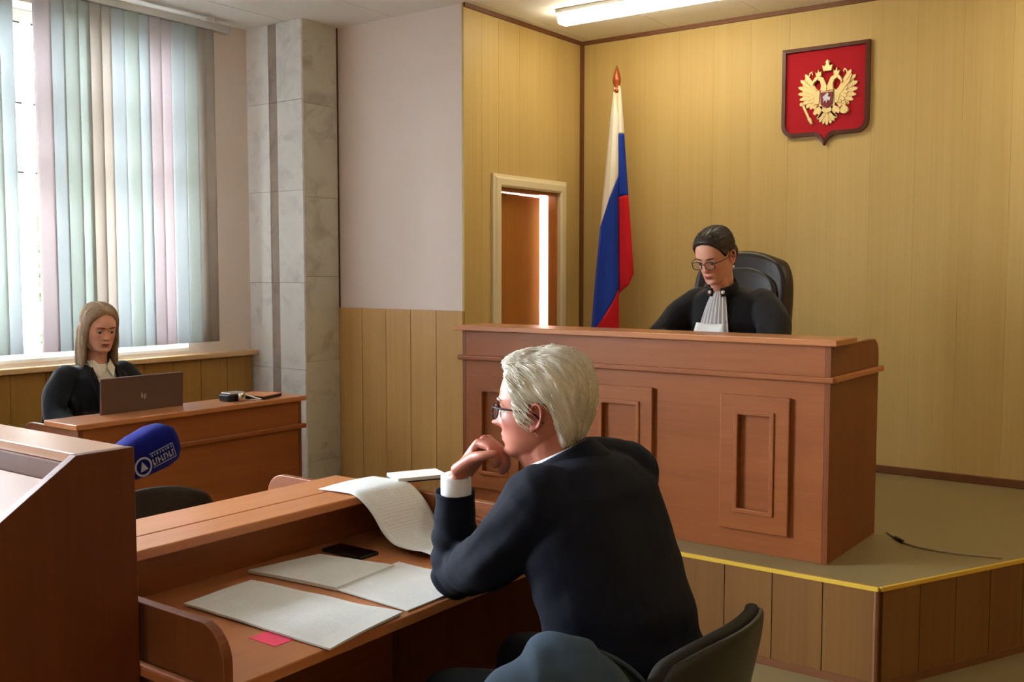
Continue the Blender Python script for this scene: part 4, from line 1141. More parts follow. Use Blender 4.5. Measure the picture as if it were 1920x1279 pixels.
def head_matrix(c, yaw, pitch=0.0, roll=0.0, scale=1.0):
    """yaw in degrees of the face direction; pitch > 0 looks up"""
    return Matrix.Translation(c) @ Matrix.Rotation(math.radians(yaw), 4, 'Z') @ Matrix.Rotation(math.radians(-pitch), 4, 'Y') @ Matrix.Rotation(math.radians(roll), 4, 'X') @ Matrix.Scale(scale, 4)

def skin_tint(me, hm, hands=()):
    c = coords(me); inv = np.array(hm.inverted())
    L = c @ inv[:3, :3].T + inv[:3, 3]
    x, y, z = L.T
    near = (np.abs(y) < 0.1) & (np.abs(z) < 0.13) & (x > 0.02)
    hgt = 0.0088 * np.clip(1.15 - (np.abs(y) / 0.024) ** 2, 0.05, 1)
    lips = np.exp(-(np.abs(y) / 0.021) ** 6) * np.exp(-((z + 0.0685) / hgt) ** 4) * near * (x > 0.07)
    dark = (np.exp(-(np.abs(y) / 0.021) ** 6) * np.exp(-((z + 0.0682 + 0.0012 * np.cos(y * 150)) / 0.0016) ** 2) + 0.9 * np.exp(-((np.abs(y) - 0.0075) / 0.0035) ** 2 - ((z + 0.0445) / 0.003) ** 2)) * near * (x > 0.07)
    red = 0.6 * np.exp(-((np.abs(y) - 0.043) / 0.02) ** 2 - ((z + 0.033) / 0.022) ** 2) * near + 0.7 * np.exp(-(y / 0.014) ** 2 - ((z + 0.034) / 0.014) ** 2) * (x > 0.09)
    ear = (np.abs(y) > 0.074) & (np.abs(z) < 0.05) & (np.abs(x) < 0.04)
    red = np.clip(red + 0.75 * ear, 0, 1)
    set_tint(me, np.stack([np.clip(lips, 0, 1), red, np.clip(dark, 0, 1)], 1))

def eyes(person, hm, look=(0, 0), brow='brows_dark', brow_t=0.0026):
    for s in (-1, 1):
        e = MB().sphere((0.0725, s * 0.031, -0.0022), 0.0128, 16, 12).xform(hm).build('eyeball', 'eye_white', person, smooth=True)
        c = Vector((0.0725, s * 0.031, -0.0022)); d = Vector((1, look[0], look[1])).normalized()
        q = d.orthogonal().normalized(); r = d.cross(q)
        mb = MB(); mb.add([c + d * 0.0134] + [c + d * 0.0119 + (q * math.cos(2 * PI * k / 14) + r * math.sin(2 * PI * k / 14)) * 0.0058 for k in range(14)], [(0, 1 + k, 1 + (k + 1) % 14) for k in range(14)])
        mb.xform(hm).build('iris', 'iris', e, smooth=True)
        pts = [(0.0958 * (max(0.05, 1 - (abs(y) / 0.0763) ** 2.222) ** 0.43) + 0.0042, y, 0.0200 + 0.0035 * math.sin((abs(y) - 0.012) / 0.04 * PI * 0.8)) for y in [s * (0.012 + 0.006 * k) for k in range(7)]]
        limb(pts, [brow_t * w for w in (0.7, 1.1, 1.2, 1.15, 1.0, 0.8, 0.4)], 8, ((1, 0, 0), 0.7)).xform(hm).build('eyebrow', brow, person, smooth=True)
        # lash line along the edge of the upper lid
        ls = [(0.0725 + 0.0140 * math.cos(a) , s * 0.031 + 0.0160 * math.sin(a), -0.0005 + 0.0008 * math.cos(a)) for a in np.linspace(-1.15, 1.15, 9)]
        limb(ls, [0.0008, 0.0014, 0.0017, 0.0018, 0.0018, 0.0018, 0.0017, 0.0014, 0.0008], 6).xform(hm).build('eyelashes', 'iris', person, smooth=True)

def glasses(person, hm, mat='black', t=0.0018, w=0.0245, h=0.0185, zc=-0.004, x=0.110):
    for s in (-1, 1):
        cy = s * 0.0335
        rim = [(x - 0.10 * (abs(cy + w * math.copysign(abs(math.cos(a)) ** 0.7, math.cos(a))) - 0.02) ** 1 * 0.6, cy + w * math.copysign(abs(math.cos(a)) ** 0.7, math.cos(a)), zc + h * math.copysign(abs(math.sin(a)) ** 0.7, math.sin(a))) for a in np.linspace(0, 2 * PI, 29)]
        fr = MB().tube(rim, t, 6).xform(hm).build('rim', mat, person, smooth=True)
        MB().add(rim[:-1], [tuple(range(28))]).xform(hm).build('lens', 'lens', fr)
        ya = s * 0.0815
        MB().tube([(x - 0.004, s * 0.0575, zc + h * 0.6), (x - 0.012, s * 0.068, zc + h * 0.6), (x - 0.05, s * 0.079, zc + h * 0.5), (0.01, ya, zc + h * 0.35), (-0.012, ya, zc + h * 0.1), (-0.03, ya, -0.02)], t, 6).xform(hm).build('temple_arm', mat, person, smooth=True)
    MB().tube([(x, -0.010, zc + 0.004), (x + 0.003, 0, zc + 0.007), (x, 0.010, zc + 0.004)], t, 6).xform(hm).build('bridge', mat, person, smooth=True)

def hair_shell(hm, thick, line, wob=0.0035, freq=60, comb=0.2, nz=96, nt=120, soft=0.016, twist=0.0):
    """scalp volume: thick(angle, z) in metres above the hairline line(angle); dives under the skin elsewhere"""
    X, Y, Z, T = head_grid(nz, nt)
    ang = np.abs((T + PI) % (2 * PI) - PI)
    th = np.vectorize(thick)(ang, Z); hl = np.vectorize(line)(ang)
    m = np.clip((Z - hl) / (soft * (1 + 1.2 * np.clip(ang - 1.9, 0, 1))) + 0.5, 0, 1); m = m * m * (3 - 2 * m)
    ctr = np.array([-0.012, 0, 0.02])
    V = np.stack([X, Y, Z], -1); D = V - ctr; D /= np.linalg.norm(D, axis=-1)[..., None]
    TW = T + np.where(np.sin(T) > 0, 1, -1) * Z * twist
    st = np.array([noise.noise(Vector((math.cos(t) * freq * 0.11 + 3, math.sin(t) * freq * 0.11, z * freq * comb))) for t, z in zip(TW.ravel(), Z.ravel())]).reshape(T.shape)
    st2 = np.array([noise.noise(Vector((math.cos(t) * freq * 0.33, math.sin(t) * freq * 0.33 + 5, z * freq * comb * 1.5))) for t, z in zip(TW.ravel(), Z.ravel())]).reshape(T.shape)
    off = np.where(m > 0.001, th * m + (wob * st + 0.5 * wob * st2) * m, 0) - 0.006 * (1 - m)
    V = V + D * off[..., None]
    F = []
    for i in range(nz - 1):
        for k in range(nt): F.append((i * nt + k, (i + 1) * nt + k, (i + 1) * nt + (k + 1) % nt, i * nt + (k + 1) % nt))
    F += [tuple(range(nt)), tuple((nz - 1) * nt + k for k in range(nt - 1, -1, -1))]
    mb = MB().add(V.reshape(-1, 3), F)
    return mb, V, D, m, T, Z

def strands(V, D, m, T, Z, flow, n, L, r, rg, lift=0.002, stiff=1.0):
    """thin tapered hairs lying on the shell, following flow(p) direction"""
    mb = MB(); pts = V.reshape(-1, 3); nd = D.reshape(-1, 3); ok = np.where(m.ravel() > 0.75)[0]
    w = pts[ok]
    for i in rg.choice(ok, n):
        p = Vector(pts[i]); nrm = Vector(nd[i]); path = []
        l = L * (0.6 + 0.8 * rg.random()); k = 5
        for j in range(k):
            path.append(p + nrm * (lift * (0.2 + 1.1 * rg.random())))
            d = Vector(flow(p)); d = (d - nrm * d.dot(nrm)); d.normalize(); d += Vector(rg.normal(size=3)) * 0.12
            p = p + d * (l / k)
            # pull back on to the shell: nearest stored vertex radius
            c = Vector((-0.012, 0, 0.02)); q = p - c
            j2 = np.argmin(((w - np.array(p)) ** 2).sum(1)); nrm = Vector(nd[ok[j2]]); rad = (Vector(w[j2]) - c).length
            p = c + q.normalized() * rad
        mb.tube(path, [r, r, r * 0.9, r * 0.6, r * 0.15], 3, caps=False)
    return mb

def surf_strands(me, flow, n, L, r, seed, steps=8, keep=None, lift=0.0008):
    from mathutils.kdtree import KDTree
    c = coords(me); nr = normals(me); kd = KDTree(len(c))
    for i, p in enumerate(c): kd.insert(p, i)
    kd.balance(); rg = np.random.default_rng(seed); mb = MB()
    for i in rg.integers(0, len(c), n):
        p = Vector(c[i]); nm = Vector(nr[i])
        if keep is not None and not keep(p): continue
        path = []; l = L * (0.6 + 0.8 * rg.random()) / steps
        for k in range(steps):
            path.append(tuple(p + nm * (lift + 0.001 * rg.random())))
            d = Vector(flow(p)); d = d - nm * d.dot(nm)
            if d.length < 1e-5: break
            q = p + d.normalized() * l
            co, j, ds = kd.find(q); nm = Vector(nr[j]); p = q - nm * (q - Vector(c[j])).dot(nm)
        if len(path) > 3: mb.tube(path, [r * (1 - 0.8 * (k / (len(path) - 1)) ** 2) for k in range(len(path))], 3, caps=False)
    return mb

def join_mesh(me, mb):
    c = [tuple(v.co) for v in me.vertices]; f = [tuple(p.vertices) for p in me.polygons]
    m = MB(); m.v = c; m.f = f; m.add(mb.v, mb.f)
    out = bpy.data.meshes.new(me.name); out.from_pydata(m.v, [], m.f); out.polygons.foreach_set('use_smooth', [True] * len(out.polygons)); out.update()
    return out

def hair_tint(me, hm, scale=90, axis=2):
    c = coords(me); inv = np.array(hm.inverted()); L = c @ inv[:3, :3].T + inv[:3, 3]
    t = np.array([0.5 + 0.5 * noise.noise(Vector((p[0] * scale, p[1] * scale, p[2] * scale * 0.25))) for p in L])
    set_tint(me, np.stack([t, t, t], 1))

def hand(wrist, mcp, fingers, thumb, r=0.0085, thick=0.013):
    """palm between the wrist and four knuckles; fingers: lists of joints starting at each knuckle; thumb: joints from its base"""
    out = []
    wv = Vector(wrist)
    for k, m_ in enumerate(mcp):
        mv = Vector(m_); s = wv + (mv - wv) * 0.06 + (mv - Vector(mcp[1])) * 0.35
        out.append(limb([s, s.lerp(mv, 0.5), mv], [thick * 1.15, thick * 1.1, r * 1.18], 10))
    for k in range(3):
        a, b = Vector(mcp[k]), Vector(mcp[k + 1]); out.append(limb([wv.lerp(a, 0.45), wv.lerp(b, 0.9)], [thick * 1.05, thick * 0.85], 10))
    for k, fj in enumerate(fingers):
        rr = r * (1.0, 1.04, 0.98, 0.86)[k]
        out.append(limb(fj, [rr * 1.08, rr * 1.02, rr * 0.95, rr * 0.78][:len(fj)], 10))
    out.append(limb(thumb, [r * 1.55, r * 1.3, r * 1.15, r * 0.95][:len(thumb)], 10))
    return out

def wrinkle(me, amp, seed, fn=None, s=(7, 7, 7)):
    c = coords(me); n = normals(me)
    d = np.array([noise.noise(Vector((p[0] * s[0] + seed, p[1] * s[1], p[2] * s[2]))) + 0.5 * noise.noise(Vector((p[0] * s[0] * 2.3, p[1] * s[1] * 2.3 + seed, p[2] * s[2] * 2.3))) for p in c])
    if fn is not None: d = d + fn(c)
    set_coords(me, c + n * (amp * d)[:, None])

def cut(me, keep, thick=0.004):
    """drop faces whose centre fails keep(co) -> open garment"""
    bm = bmesh.new(); bm.from_mesh(me)
    bad = [f for f in bm.faces if not keep(f.calc_center_median())]
    bmesh.ops.delete(bm, geom=bad, context='FACES'); bm.to_mesh(me); bm.free(); me.update()

# ------------------------------------------------------------------ white-haired man at the desk
man = thing('person', 'white-haired man in a dark navy suit and glasses resting his chin on his hand', 'person', (-1.10, 1.93, 0))
HMc = Vector((-1.318, 1.904, 1.234)); hmM = head_matrix(HMc, 199, 1, 0, 0.985)
def fw_pt(hm, x, y, z): return tuple(hm @ Vector((x, y, z)))
wl_, wr_ = (-1.531, 1.857, 1.045), (-1.535, 2.04, 0.865)
mcpL = [(-1.478, 1.842, 1.142), (-1.474, 1.862, 1.149), (-1.478, 1.882, 1.146), (-1.486, 1.900, 1.136)]
fgL = [[mcpL[0], (-1.440, 1.838, 1.137), (-1.426, 1.846, 1.112), (-1.438, 1.853, 1.092)],
       [mcpL[1], (-1.430, 1.860, 1.128), (-1.418, 1.866, 1.098), (-1.432, 1.870, 1.076)],
       [mcpL[2], (-1.434, 1.882, 1.120), (-1.424, 1.884, 1.092), (-1.438, 1.886, 1.072)],
       [mcpL[3], (-1.448, 1.901, 1.110), (-1.440, 1.902, 1.088), (-1.450, 1.902, 1.072)]]
_s = lambda p: (p[0] + 0.019, p[1] + 0.010, p[2] + 0.006)
mcpL = [_s(p) for p in mcpL]; fgL = [[_s(p) for p in f_] for f_ in fgL]
thL = [(-1.512, 1.838, 1.082), (-1.478, 1.822, 1.110), (-1.446, 1.815, 1.120), (-1.416, 1.822, 1.126)]
mcpR = [(-1.552, 1.962, 0.925), (-1.540, 1.965, 0.908), (-1.530, 1.968, 0.890), (-1.524, 1.974, 0.874)]
fgR = [[m_, (m_[0] + 0.006, m_[1] - 0.032, m_[2] + 0.012), (m_[0] + 0.022, m_[1] - 0.046, m_[2] + 0.010), (m_[0] + 0.036, m_[1] - 0.048, m_[2] + 0.004)] for m_ in mcpR]
thR = [(-1.555, 2.01, 0.895), (-1.566, 1.985, 0.925), (-1.566, 1.957, 0.945), (-1.560, 1.935, 0.955)]
thL = [thL[0]] + [_s(p) for p in thL[1:]]
bodyM = place(head_mb(dict(nose=1.12)), hmM)
bodyM += [limb([fw_pt(hmM, -0.028, 0, -0.04), fw_pt(hmM, -0.035, 0, -0.10), (-1.245, 1.938, 1.06), (-1.21, 1.94, 0.98)], [0.060, 0.060, 0.066, 0.075], 20),
          limb([fw_pt(hmM, 0.02, 0, -0.085), (-1.275, 1.915, 1.075)], [0.045, 0.05], 16)]
torso = [((-1.225, 1.94, 1.065), 0.085, 0.055), ((-1.21, 1.94, 1.03), 0.15, 0.075), ((-1.185, 1.94, 0.90), 0.185, 0.11), ((-1.14, 1.94, 0.78), 0.175, 0.115), ((-1.095, 1.94, 0.66), 0.165, 0.115), ((-1.07, 1.94, 0.56), 0.175, 0.12), ((-1.07, 1.94, 0.485), 0.17, 0.11)]
bodyM.append(loft([(c, (0, w, 0), (d, 0, 0.0)) for c, w, d in torso]))
shL, shR = (-1.235, 1.79, 1.040), (-1.215, 2.095, 1.052)
elL, elR = (-1.553, 1.884, 0.812), (-1.47, 2.21, 0.812)
bodyM += [limb([shL, (-1.40, 1.80, 0.895), elL], [0.055, 0.048, 0.042]), limb([elL, (-1.548, 1.876, 0.93), wl_], [0.042, 0.040, 0.027], flat=((0, 1, 0.2), 0.85)),
          limb([shR, (-1.34, 2.18, 0.90), elR], [0.055, 0.048, 0.042]), limb([elR, (-1.51, 2.12, 0.835), wr_], [0.042, 0.038, 0.027])]
bodyM += hand(wl_, mcpL, fgL, thL, 0.0102, 0.0155) + hand(wr_, mcpR, fgR, thR)
for s in (-1, 1):
    y = 1.94 + s * 0.10
    bodyM += [limb([(-1.09, y, 0.56), (-1.30, y + s * 0.03, 0.56), (-1.50, y + s * 0.05, 0.545)], [0.085, 0.075, 0.055]),
              limb([(-1.50, y + s * 0.05, 0.545), (-1.52, y + s * 0.05, 0.30), (-1.53, y + s * 0.05, 0.09)], [0.055, 0.05, 0.036])]
me = remesh(bodyM, 0.0034, 2, 'body'); skin_tint(me, hmM)
link_mesh('body', me, M['skin_man'], man)
eyes(man, hmM, (0, 0.0), 'brows_grey', 0.0032)
spec = thing('glasses', None, None, tuple(HMc)); adopt(spec, man, True)
glasses(spec, hmM, 'black', 0.0022, x=0.100)
# white hair swept back
def thM(a, z):
    top = np.clip((z - 0.03) / 0.06, 0, 1)
    back = np.clip((a - 1.3) / 0.9, 0, 1)
    return 0.010 + 0.008 * top + 0.010 * back * (1 - 0.5 * np.clip((-z - 0.03) / 0.05, 0, 1)) + 0.004 * math.sin(a * 3)
def lnM(a):
    return float(np.interp(a, [0, 0.5, 0.8, 1.0, 1.13, 1.22, 1.30, 1.42, 1.55, 1.85, 2.0, 2.15, 2.35, 2.6, 3.2], [0.088, 0.086, 0.078, 0.060, 0.030, -0.012, -0.026, -0.020, 0.026, 0.026, 0.000, -0.032, -0.058, -0.080, -0.090]))
sh, V, D, m, T, Z = hair_shell(hmM, thM, lnM, 0.005, 60, 0.18, soft=0.014, twist=7.0)
st = strands(V, D, m, T, Z, lambda p: (-1.0, 0, -0.15 - 11 * max(0, -p.x - 0.0) - (0.7 if abs(p.y) > 0.06 else 0)), 2600, 0.042, 0.0009, np.random.default_rng(4), 0.004)
mbh = MB().add(sh.v, sh.f); mbh.add(st.v, st.f); mbh.xform(hmM)
me = mbh.mesh('hair', True); hair_tint(me, hmM, 120); link_mesh('hair', me, M['hair_white'], man)
# suit jacket
jk = [loft([((-1.240, 1.94, 1.135), (0, 0.080, 0), (0.072, 0, 0.01)), ((-1.228, 1.94, 1.115), (0, 0.150, 0), (0.090, 0, 0.01)), ((-1.205, 1.94, 1.068), (0, 0.208, 0), (0.118, 0, 0)), ((-1.175, 1.94, 0.93), (0, 0.218, 0), (0.142, 0, 0)),
            ((-1.125, 1.94, 0.78), (0, 0.212, 0), (0.150, 0, 0)), ((-1.085, 1.94, 0.66), (0, 0.208, 0), (0.152, 0, 0)), ((-1.06, 1.945, 0.56), (0, 0.225, 0), (0.155, 0, 0)), ((-1.05, 1.945, 0.47), (0, 0.232, 0), (0.155, 0, 0))], 36, 2.3),
      limb([(-1.235, 1.785, 1.052), (-1.36, 1.785, 0.915), (elL[0] + 0.01, elL[1] - 0.002, elL[2] + 0.002)], [0.086, 0.072, 0.060], 18),
      limb([elL, (-1.550, 1.876, 0.90), (-1.5435, 1.868, 0.975), (-1.533, 1.859, 1.045)], [0.062, 0.056, 0.050, 0.049], 18),
      limb([(-1.238, 1.965, 1.115), (-1.215, 2.05, 1.098), (-1.205, 2.105, 1.070)], [0.055, 0.062, 0.066], 16),
      limb([(-1.205, 2.095, 1.062), (-1.33, 2.19, 0.91), elR], [0.086, 0.075, 0.060], 18),
      limb([elR, (-1.50, 2.14, 0.83), (-1.525, 2.07, 0.855)], [0.060, 0.052, 0.042], 18)]
me = remesh(jk, 0.006, 6, 'jacket')
def folds(c):
    x, y, z = c.T
    f = np.zeros(len(c))
    dl = np.sqrt((x - elL[0]) ** 2 + (y - elL[1]) ** 2 + (z - elL[2]) ** 2)
    f += 1.3 * np.exp(-(dl / 0.13) ** 2) * np.sin((z + 0.6 * x) * 105)
    ds = np.sqrt((x + 1.32) ** 2 + (y - 1.78) ** 2 + (z - 0.94) ** 2)
    f += 1.0 * np.exp(-(ds / 0.12) ** 2) * np.sin((z - 0.8 * x) * 80)
    f += 0.9 * np.exp(-((z - 0.72) / 0.12) ** 2) * np.sin(z * 60 + 8 * y)
    return f
wrinkle(me, 0.0042, 1.0, folds, (9, 9, 9))
cut(me, lambda p: not ((p - Vector(wl_)).dot((Vector(wl_) - Vector(elL)).normalized()) > -0.024 and (p - Vector(wl_)).length < 0.10))
ax_ = (Vector(wl_) - Vector(elL)).normalized()
bm = bmesh.new(); bm.from_mesh(me)
for v_ in bm.verts:
    if v_.is_boundary and (v_.co - Vector(wl_)).length < 0.12: v_.co -= ax_ * ((v_.co - Vector(wl_)).dot(ax_) + 0.024)
bm.to_mesh(me); bm.free()
o = link_mesh('jacket', me, M['suit'], man); md = o.modifiers.new('solid', 'SOLIDIFY'); md.thickness = 0.004; md.offset = -1
# shirt cuff, shirt collar, jacket collar
cd_ = (Vector(wl_) - Vector(elL)).normalized(); cc_ = Vector(wl_) - cd_ * 0.005
MB().tube([cc_ - cd_ * 0.055, cc_ - cd_ * 0.02, cc_ + cd_ * 0.022, cc_ + cd_ * 0.0225, cc_ + cd_ * 0.012], [0.037, 0.0368, 0.0365, 0.033, 0.028], 28).build('shirt_cuff', 'shirt', man, smooth=True)
limb([Vector(wr_) - Vector((-0.0, 0.06, -0.01)) * -0.3, Vector(wr_)], [0.033, 0.032], 20).build('shirt_cuff', 'shirt', man, smooth=True)
def ring(c, ax, ru, rv, h, flare, a0, a1, n=40, drop=0.0, u=None):
    ax = Vector(ax).normalized(); u = (Vector(u) - ax * Vector(u).dot(ax)).normalized(); w = ax.cross(u)
    def fn(i, j):
        a = a0 + (a1 - a0) * i; k = 1 + flare * j
        front = 0.5 + 0.5 * math.cos(a)
        return tuple(Vector(c) + u * math.cos(a) * ru * k + w * math.sin(a) * rv * k + ax * (h * (1 - j) - drop * front))
    return MB().grid(n, 7, fn)
ux = (-0.93, -0.25, -0.2)
ring((-1.268, 1.925, 1.092), (-0.34, -0.10, 0.92), 0.072, 0.070, 0.052, 0.06, 0.25, 2 * PI - 0.25, drop=0.012, u=ux).build('shirt_collar', 'shirt', man, smooth=True, solid=0.004)
ring((-1.262, 1.928, 1.098), (-0.34, -0.10, 0.93), 0.078, 0.076, 0.050, 0.40, 0.62, 2 * PI - 0.62, drop=0.024, u=ux).build('jacket_collar', 'suit', man, smooth=True, solid=0.006)
tr_ = []
for s in (-1, 1):
    y = 1.94 + s * 0.10
    tr_ += [limb([(-1.06, y, 0.55), (-1.30, y + s * 0.03, 0.555), (-1.50, y + s * 0.05, 0.545)], [0.105, 0.09, 0.07]), limb([(-1.50, y + s * 0.05, 0.545), (-1.53, y + s * 0.05, 0.30), (-1.54, y + s * 0.05, 0.10)], [0.07, 0.066, 0.06])]
me = remesh(tr_ + [MB().sphere((-1.05, 1.94, 0.555), (0.13, 0.2, 0.085))], 0.009, 3, 'trousers'); link_mesh('trousers', me, M['trousers'], man)
for s in (-1, 1):
    y = 1.94 + s * 0.15
    me = remesh([limb([(-1.52, y, 0.045), (-1.60, y, 0.045), (-1.72, y, 0.035)], [0.042, 0.046, 0.032], flat=((0, 0, 1), 0.95)), MB().box(-1.56, -1.48, y - 0.036, y + 0.036, 0.002, 0.03), limb([(-1.53, y, 0.05), (-1.535, y, 0.1)], [0.045, 0.046])], 0.007, 3, 'shoe')
    link_mesh('shoe', me, M['shoe'], man)

# ------------------------------------------------------------------ clerk by the window
clk = thing('person', 'young woman with long fair hair in a black blazer behind a laptop', 'person', (-4.74, 2.90, 0))
hmC = head_matrix(Vector((-4.715, 2.892, 1.262)), -10, -9, 0, 0.97)
bodyC = place(head_mb(dict(nose=0.85, wide=0.98)), hmC)
bodyC += [limb([fw_pt(hmC, -0.03, 0, -0.05), (-4.762, 2.90, 1.12), (-4.775, 2.90, 1.03)], [0.052, 0.05, 0.062], 18)]
bodyC.append(loft([((-4.775, 2.90, 1.075), (0, 0.075, 0), (0.05, 0, 0)), ((-4.78, 2.90, 1.04), (0, 0.14, 0), (0.075, 0, 0)), ((-4.78, 2.90, 0.93), (0, 0.155, 0), (0.105, 0, 0)), ((-4.785, 2.90, 0.80), (0, 0.14, 0), (0.10, 0, 0)), ((-4.80, 2.90, 0.66), (0, 0.13, 0), (0.095, 0, 0)), ((-4.81, 2.90, 0.56), (0, 0.16, 0), (0.11, 0, 0)), ((-4.81, 2.90, 0.485), (0, 0.15, 0), (0.10, 0, 0))]))
arms = {}
for s, el, wr in ((-1, (-4.72, 2.64, 0.845), (-4.545, 2.66, 0.80)), (1, (-4.70, 3.17, 0.84), (-4.53, 3.04, 0.80))):
    shp = (-4.78, 2.90 + s * 0.165, 1.02); arms[s] = (shp, el, wr)
    bodyC += [limb([shp, (shp[0] + 0.02, 2.90 + s * 0.225, 0.94), el], [0.052, 0.042, 0.036]), limb([el, wr], [0.036, 0.024])]
    wv = Vector(wr); fdir = Vector((1, -s * 0.12, -0.06)).normalized(); sd = Vector((0, s, 0))
    mcp = [wv + fdir * 0.078 + sd * (-0.027 + 0.018 * k) + Vector((0, 0, 0.004)) for k in range(4)]
    fg = [[m_, m_ + fdir * 0.034 + Vector((0, 0, 0.004)), m_ + fdir * 0.054 - Vector((0, 0, 0.010)), m_ + fdir * 0.064 - Vector((0, 0, 0.024))] for m_ in mcp]
    bodyC += hand(tuple(wr), mcp, fg, [wv + fdir * 0.02 - sd * 0.02, wv + fdir * 0.05 - sd * 0.042, wv + fdir * 0.075 - sd * 0.046 - Vector((0, 0, 0.01))], 0.0075, 0.011)
    y = 2.90 + s * 0.085
    bodyC += [limb([(-4.80, y, 0.565), (-4.60, y, 0.57), (-4.40, y, 0.555)], [0.078, 0.068, 0.05]), limb([(-4.40, y, 0.555), (-4.42, y, 0.3), (-4.45, y, 0.08)], [0.05, 0.045, 0.032]), limb([(-4.45, y, 0.05), (-4.34, y, 0.03)], [0.034, 0.024])]
me = remesh(bodyC, 0.0038, 2, 'body'); skin_tint(me, hmC); link_mesh('body', me, M['skin_clerk'], clk)
eyes(clk, hmC, (0, -0.3), 'brows_dark', 0.0019)
def thC(a, z): return 0.010 + 0.006 * np.clip((z - 0.02) / 0.08, 0, 1) + 0.004 * np.clip((a - 1.2), 0, 1)
def lnC(a): return float(np.interp(a, [0, 0.35, 0.7, 0.95, 1.1, 1.25, 1.4, 1.6, 2.2, 3.2], [0.092, 0.084, 0.068, 0.046, 0.02, -0.02, -0.08, -0.11, -0.11, -0.11]))
sh, V, D, m, T, Z = hair_shell(hmC, thC, lnC, 0.002, 70, 0.12)
fall = []
for s in (-1, 1):
    fall += [loft([((-0.010, s * 0.074, 0.045), (0.036, 0, 0), (0, 0.010, 0)), ((-0.012, s * 0.082, 0.0), (0.040, 0, 0), (0, 0.010, 0)), ((-0.012, s * 0.084, -0.05), (0.042, 0, 0), (0, 0.011, 0)), ((-0.010, s * 0.082, -0.11), (0.044, 0, 0), (0, 0.012, 0)), ((-0.006, s * 0.085, -0.165), (0.042, 0, 0), (0, 0.010, 0)), ((-0.004, s * 0.088, -0.195), (0.030, 0, 0), (0, 0.005, 0))], 20, 2.2)]
fall += [loft([((-0.055, 0, 0.05), (0.045, 0, 0), (0, 0.07, 0)), ((-0.075, 0, -0.02), (0.04, 0, 0), (0, 0.088, 0)), ((-0.072, 0, -0.10), (0.036, 0, 0), (0, 0.092, 0)), ((-0.066, 0, -0.18), (0.028, 0, 0), (0, 0.095, 0)), ((-0.064, 0, -0.225), (0.012, 0, 0), (0, 0.088, 0))], 28, 2.4)]
me = remesh([sh] + fall, 0.0035, 5, 'hair')
c = coords(me); nn = normals(me)
d = np.array([noise.noise(Vector((p[0] * 190, p[1] * 190, p[2] * 9))) for p in c]); set_coords(me, c + nn * (0.0013 * d)[:, None])
me = join_mesh(me, surf_strands(me, lambda p: (-0.25 if p.z > 0.05 else 0.0, math.copysign(min(1.0, abs(p.y) * 12 + 0.15), p.y) if p.z > 0.03 else 0.0, -1.0 if p.z < 0.1 else -0.5), 3000, 0.09, 0.0010, 5, keep=lambda p: not (p.x > 0.045 and p.z < 0.06)))
c = coords(me); V4 = np.array(hmC); set_coords(me, c @ V4[:3, :3].T + V4[:3, 3])
hair_tint(me, hmC, 150); link_mesh('hair', me, M['hair_blond'], clk)
bz = [loft([((-4.775, 2.90, 1.085), (0, 0.075, 0), (0.055, 0, 0)), ((-4.78, 2.90, 1.06), (0, 0.135, 0), (0.075, 0, 0)), ((-4.778, 2.90, 1.02), (0, 0.175, 0), (0.10, 0, 0)), ((-4.775, 2.90, 0.93), (0, 0.182, 0), (0.125, 0, 0)), ((-4.78, 2.90, 0.80), (0, 0.165, 0), (0.118, 0, 0)), ((-4.79, 2.90, 0.66), (0, 0.16, 0), (0.118, 0, 0)), ((-4.80, 2.90, 0.54), (0, 0.19, 0), (0.135, 0, 0))], 32, 2.3)]
for s in (-1, 1):
    shp, el, wr = arms[s]; wv, ev = Vector(wr), Vector(el)
    bz += [limb([(shp[0], shp[1] - s * 0.01, shp[2]), (shp[0] + 0.02, 2.90 + s * 0.225, 0.94), el], [0.070, 0.064, 0.052], 16), limb([ev, ev.lerp(wv, 0.85)], [0.052, 0.038], 16)]
me = remesh(bz, 0.006, 5, 'blazer'); wrinkle(me, 0.003, 4.0, None, (11, 11, 11))
cut(me, lambda p: not (p.x > -4.77 and p.z > 0.80 and abs(p.y - 2.905) < 0.016 + 0.17 * (p.z - 0.80)) and not (p.z > 1.045 and (Vector((p.x, p.y)) - Vector((-4.765, 2.90))).length < 0.075))
o = link_mesh('blazer', me, M['blazer'], clk); md = o.modifiers.new('solid', 'SOLIDIFY'); md.thickness = 0.005; md.offset = -1
me = remesh([loft([((-4.772, 2.90, 1.085), (0, 0.062, 0), (0.056, 0, 0)), ((-4.775, 2.90, 1.05), (0, 0.11, 0), (0.082, 0, 0)), ((-4.772, 2.90, 0.93), (0, 0.150, 0), (0.117, 0, 0)), ((-4.78, 2.90, 0.78), (0, 0.145, 0), (0.111, 0, 0)), ((-4.79, 2.90, 0.60), (0, 0.145, 0), (0.11, 0, 0))], 32, 2.2)], 0.006, 3, 'blouse')
wrinkle(me, 0.002, 9.0, None, (20, 20, 8)); link_mesh('blouse', me, M['blouse'], clk)
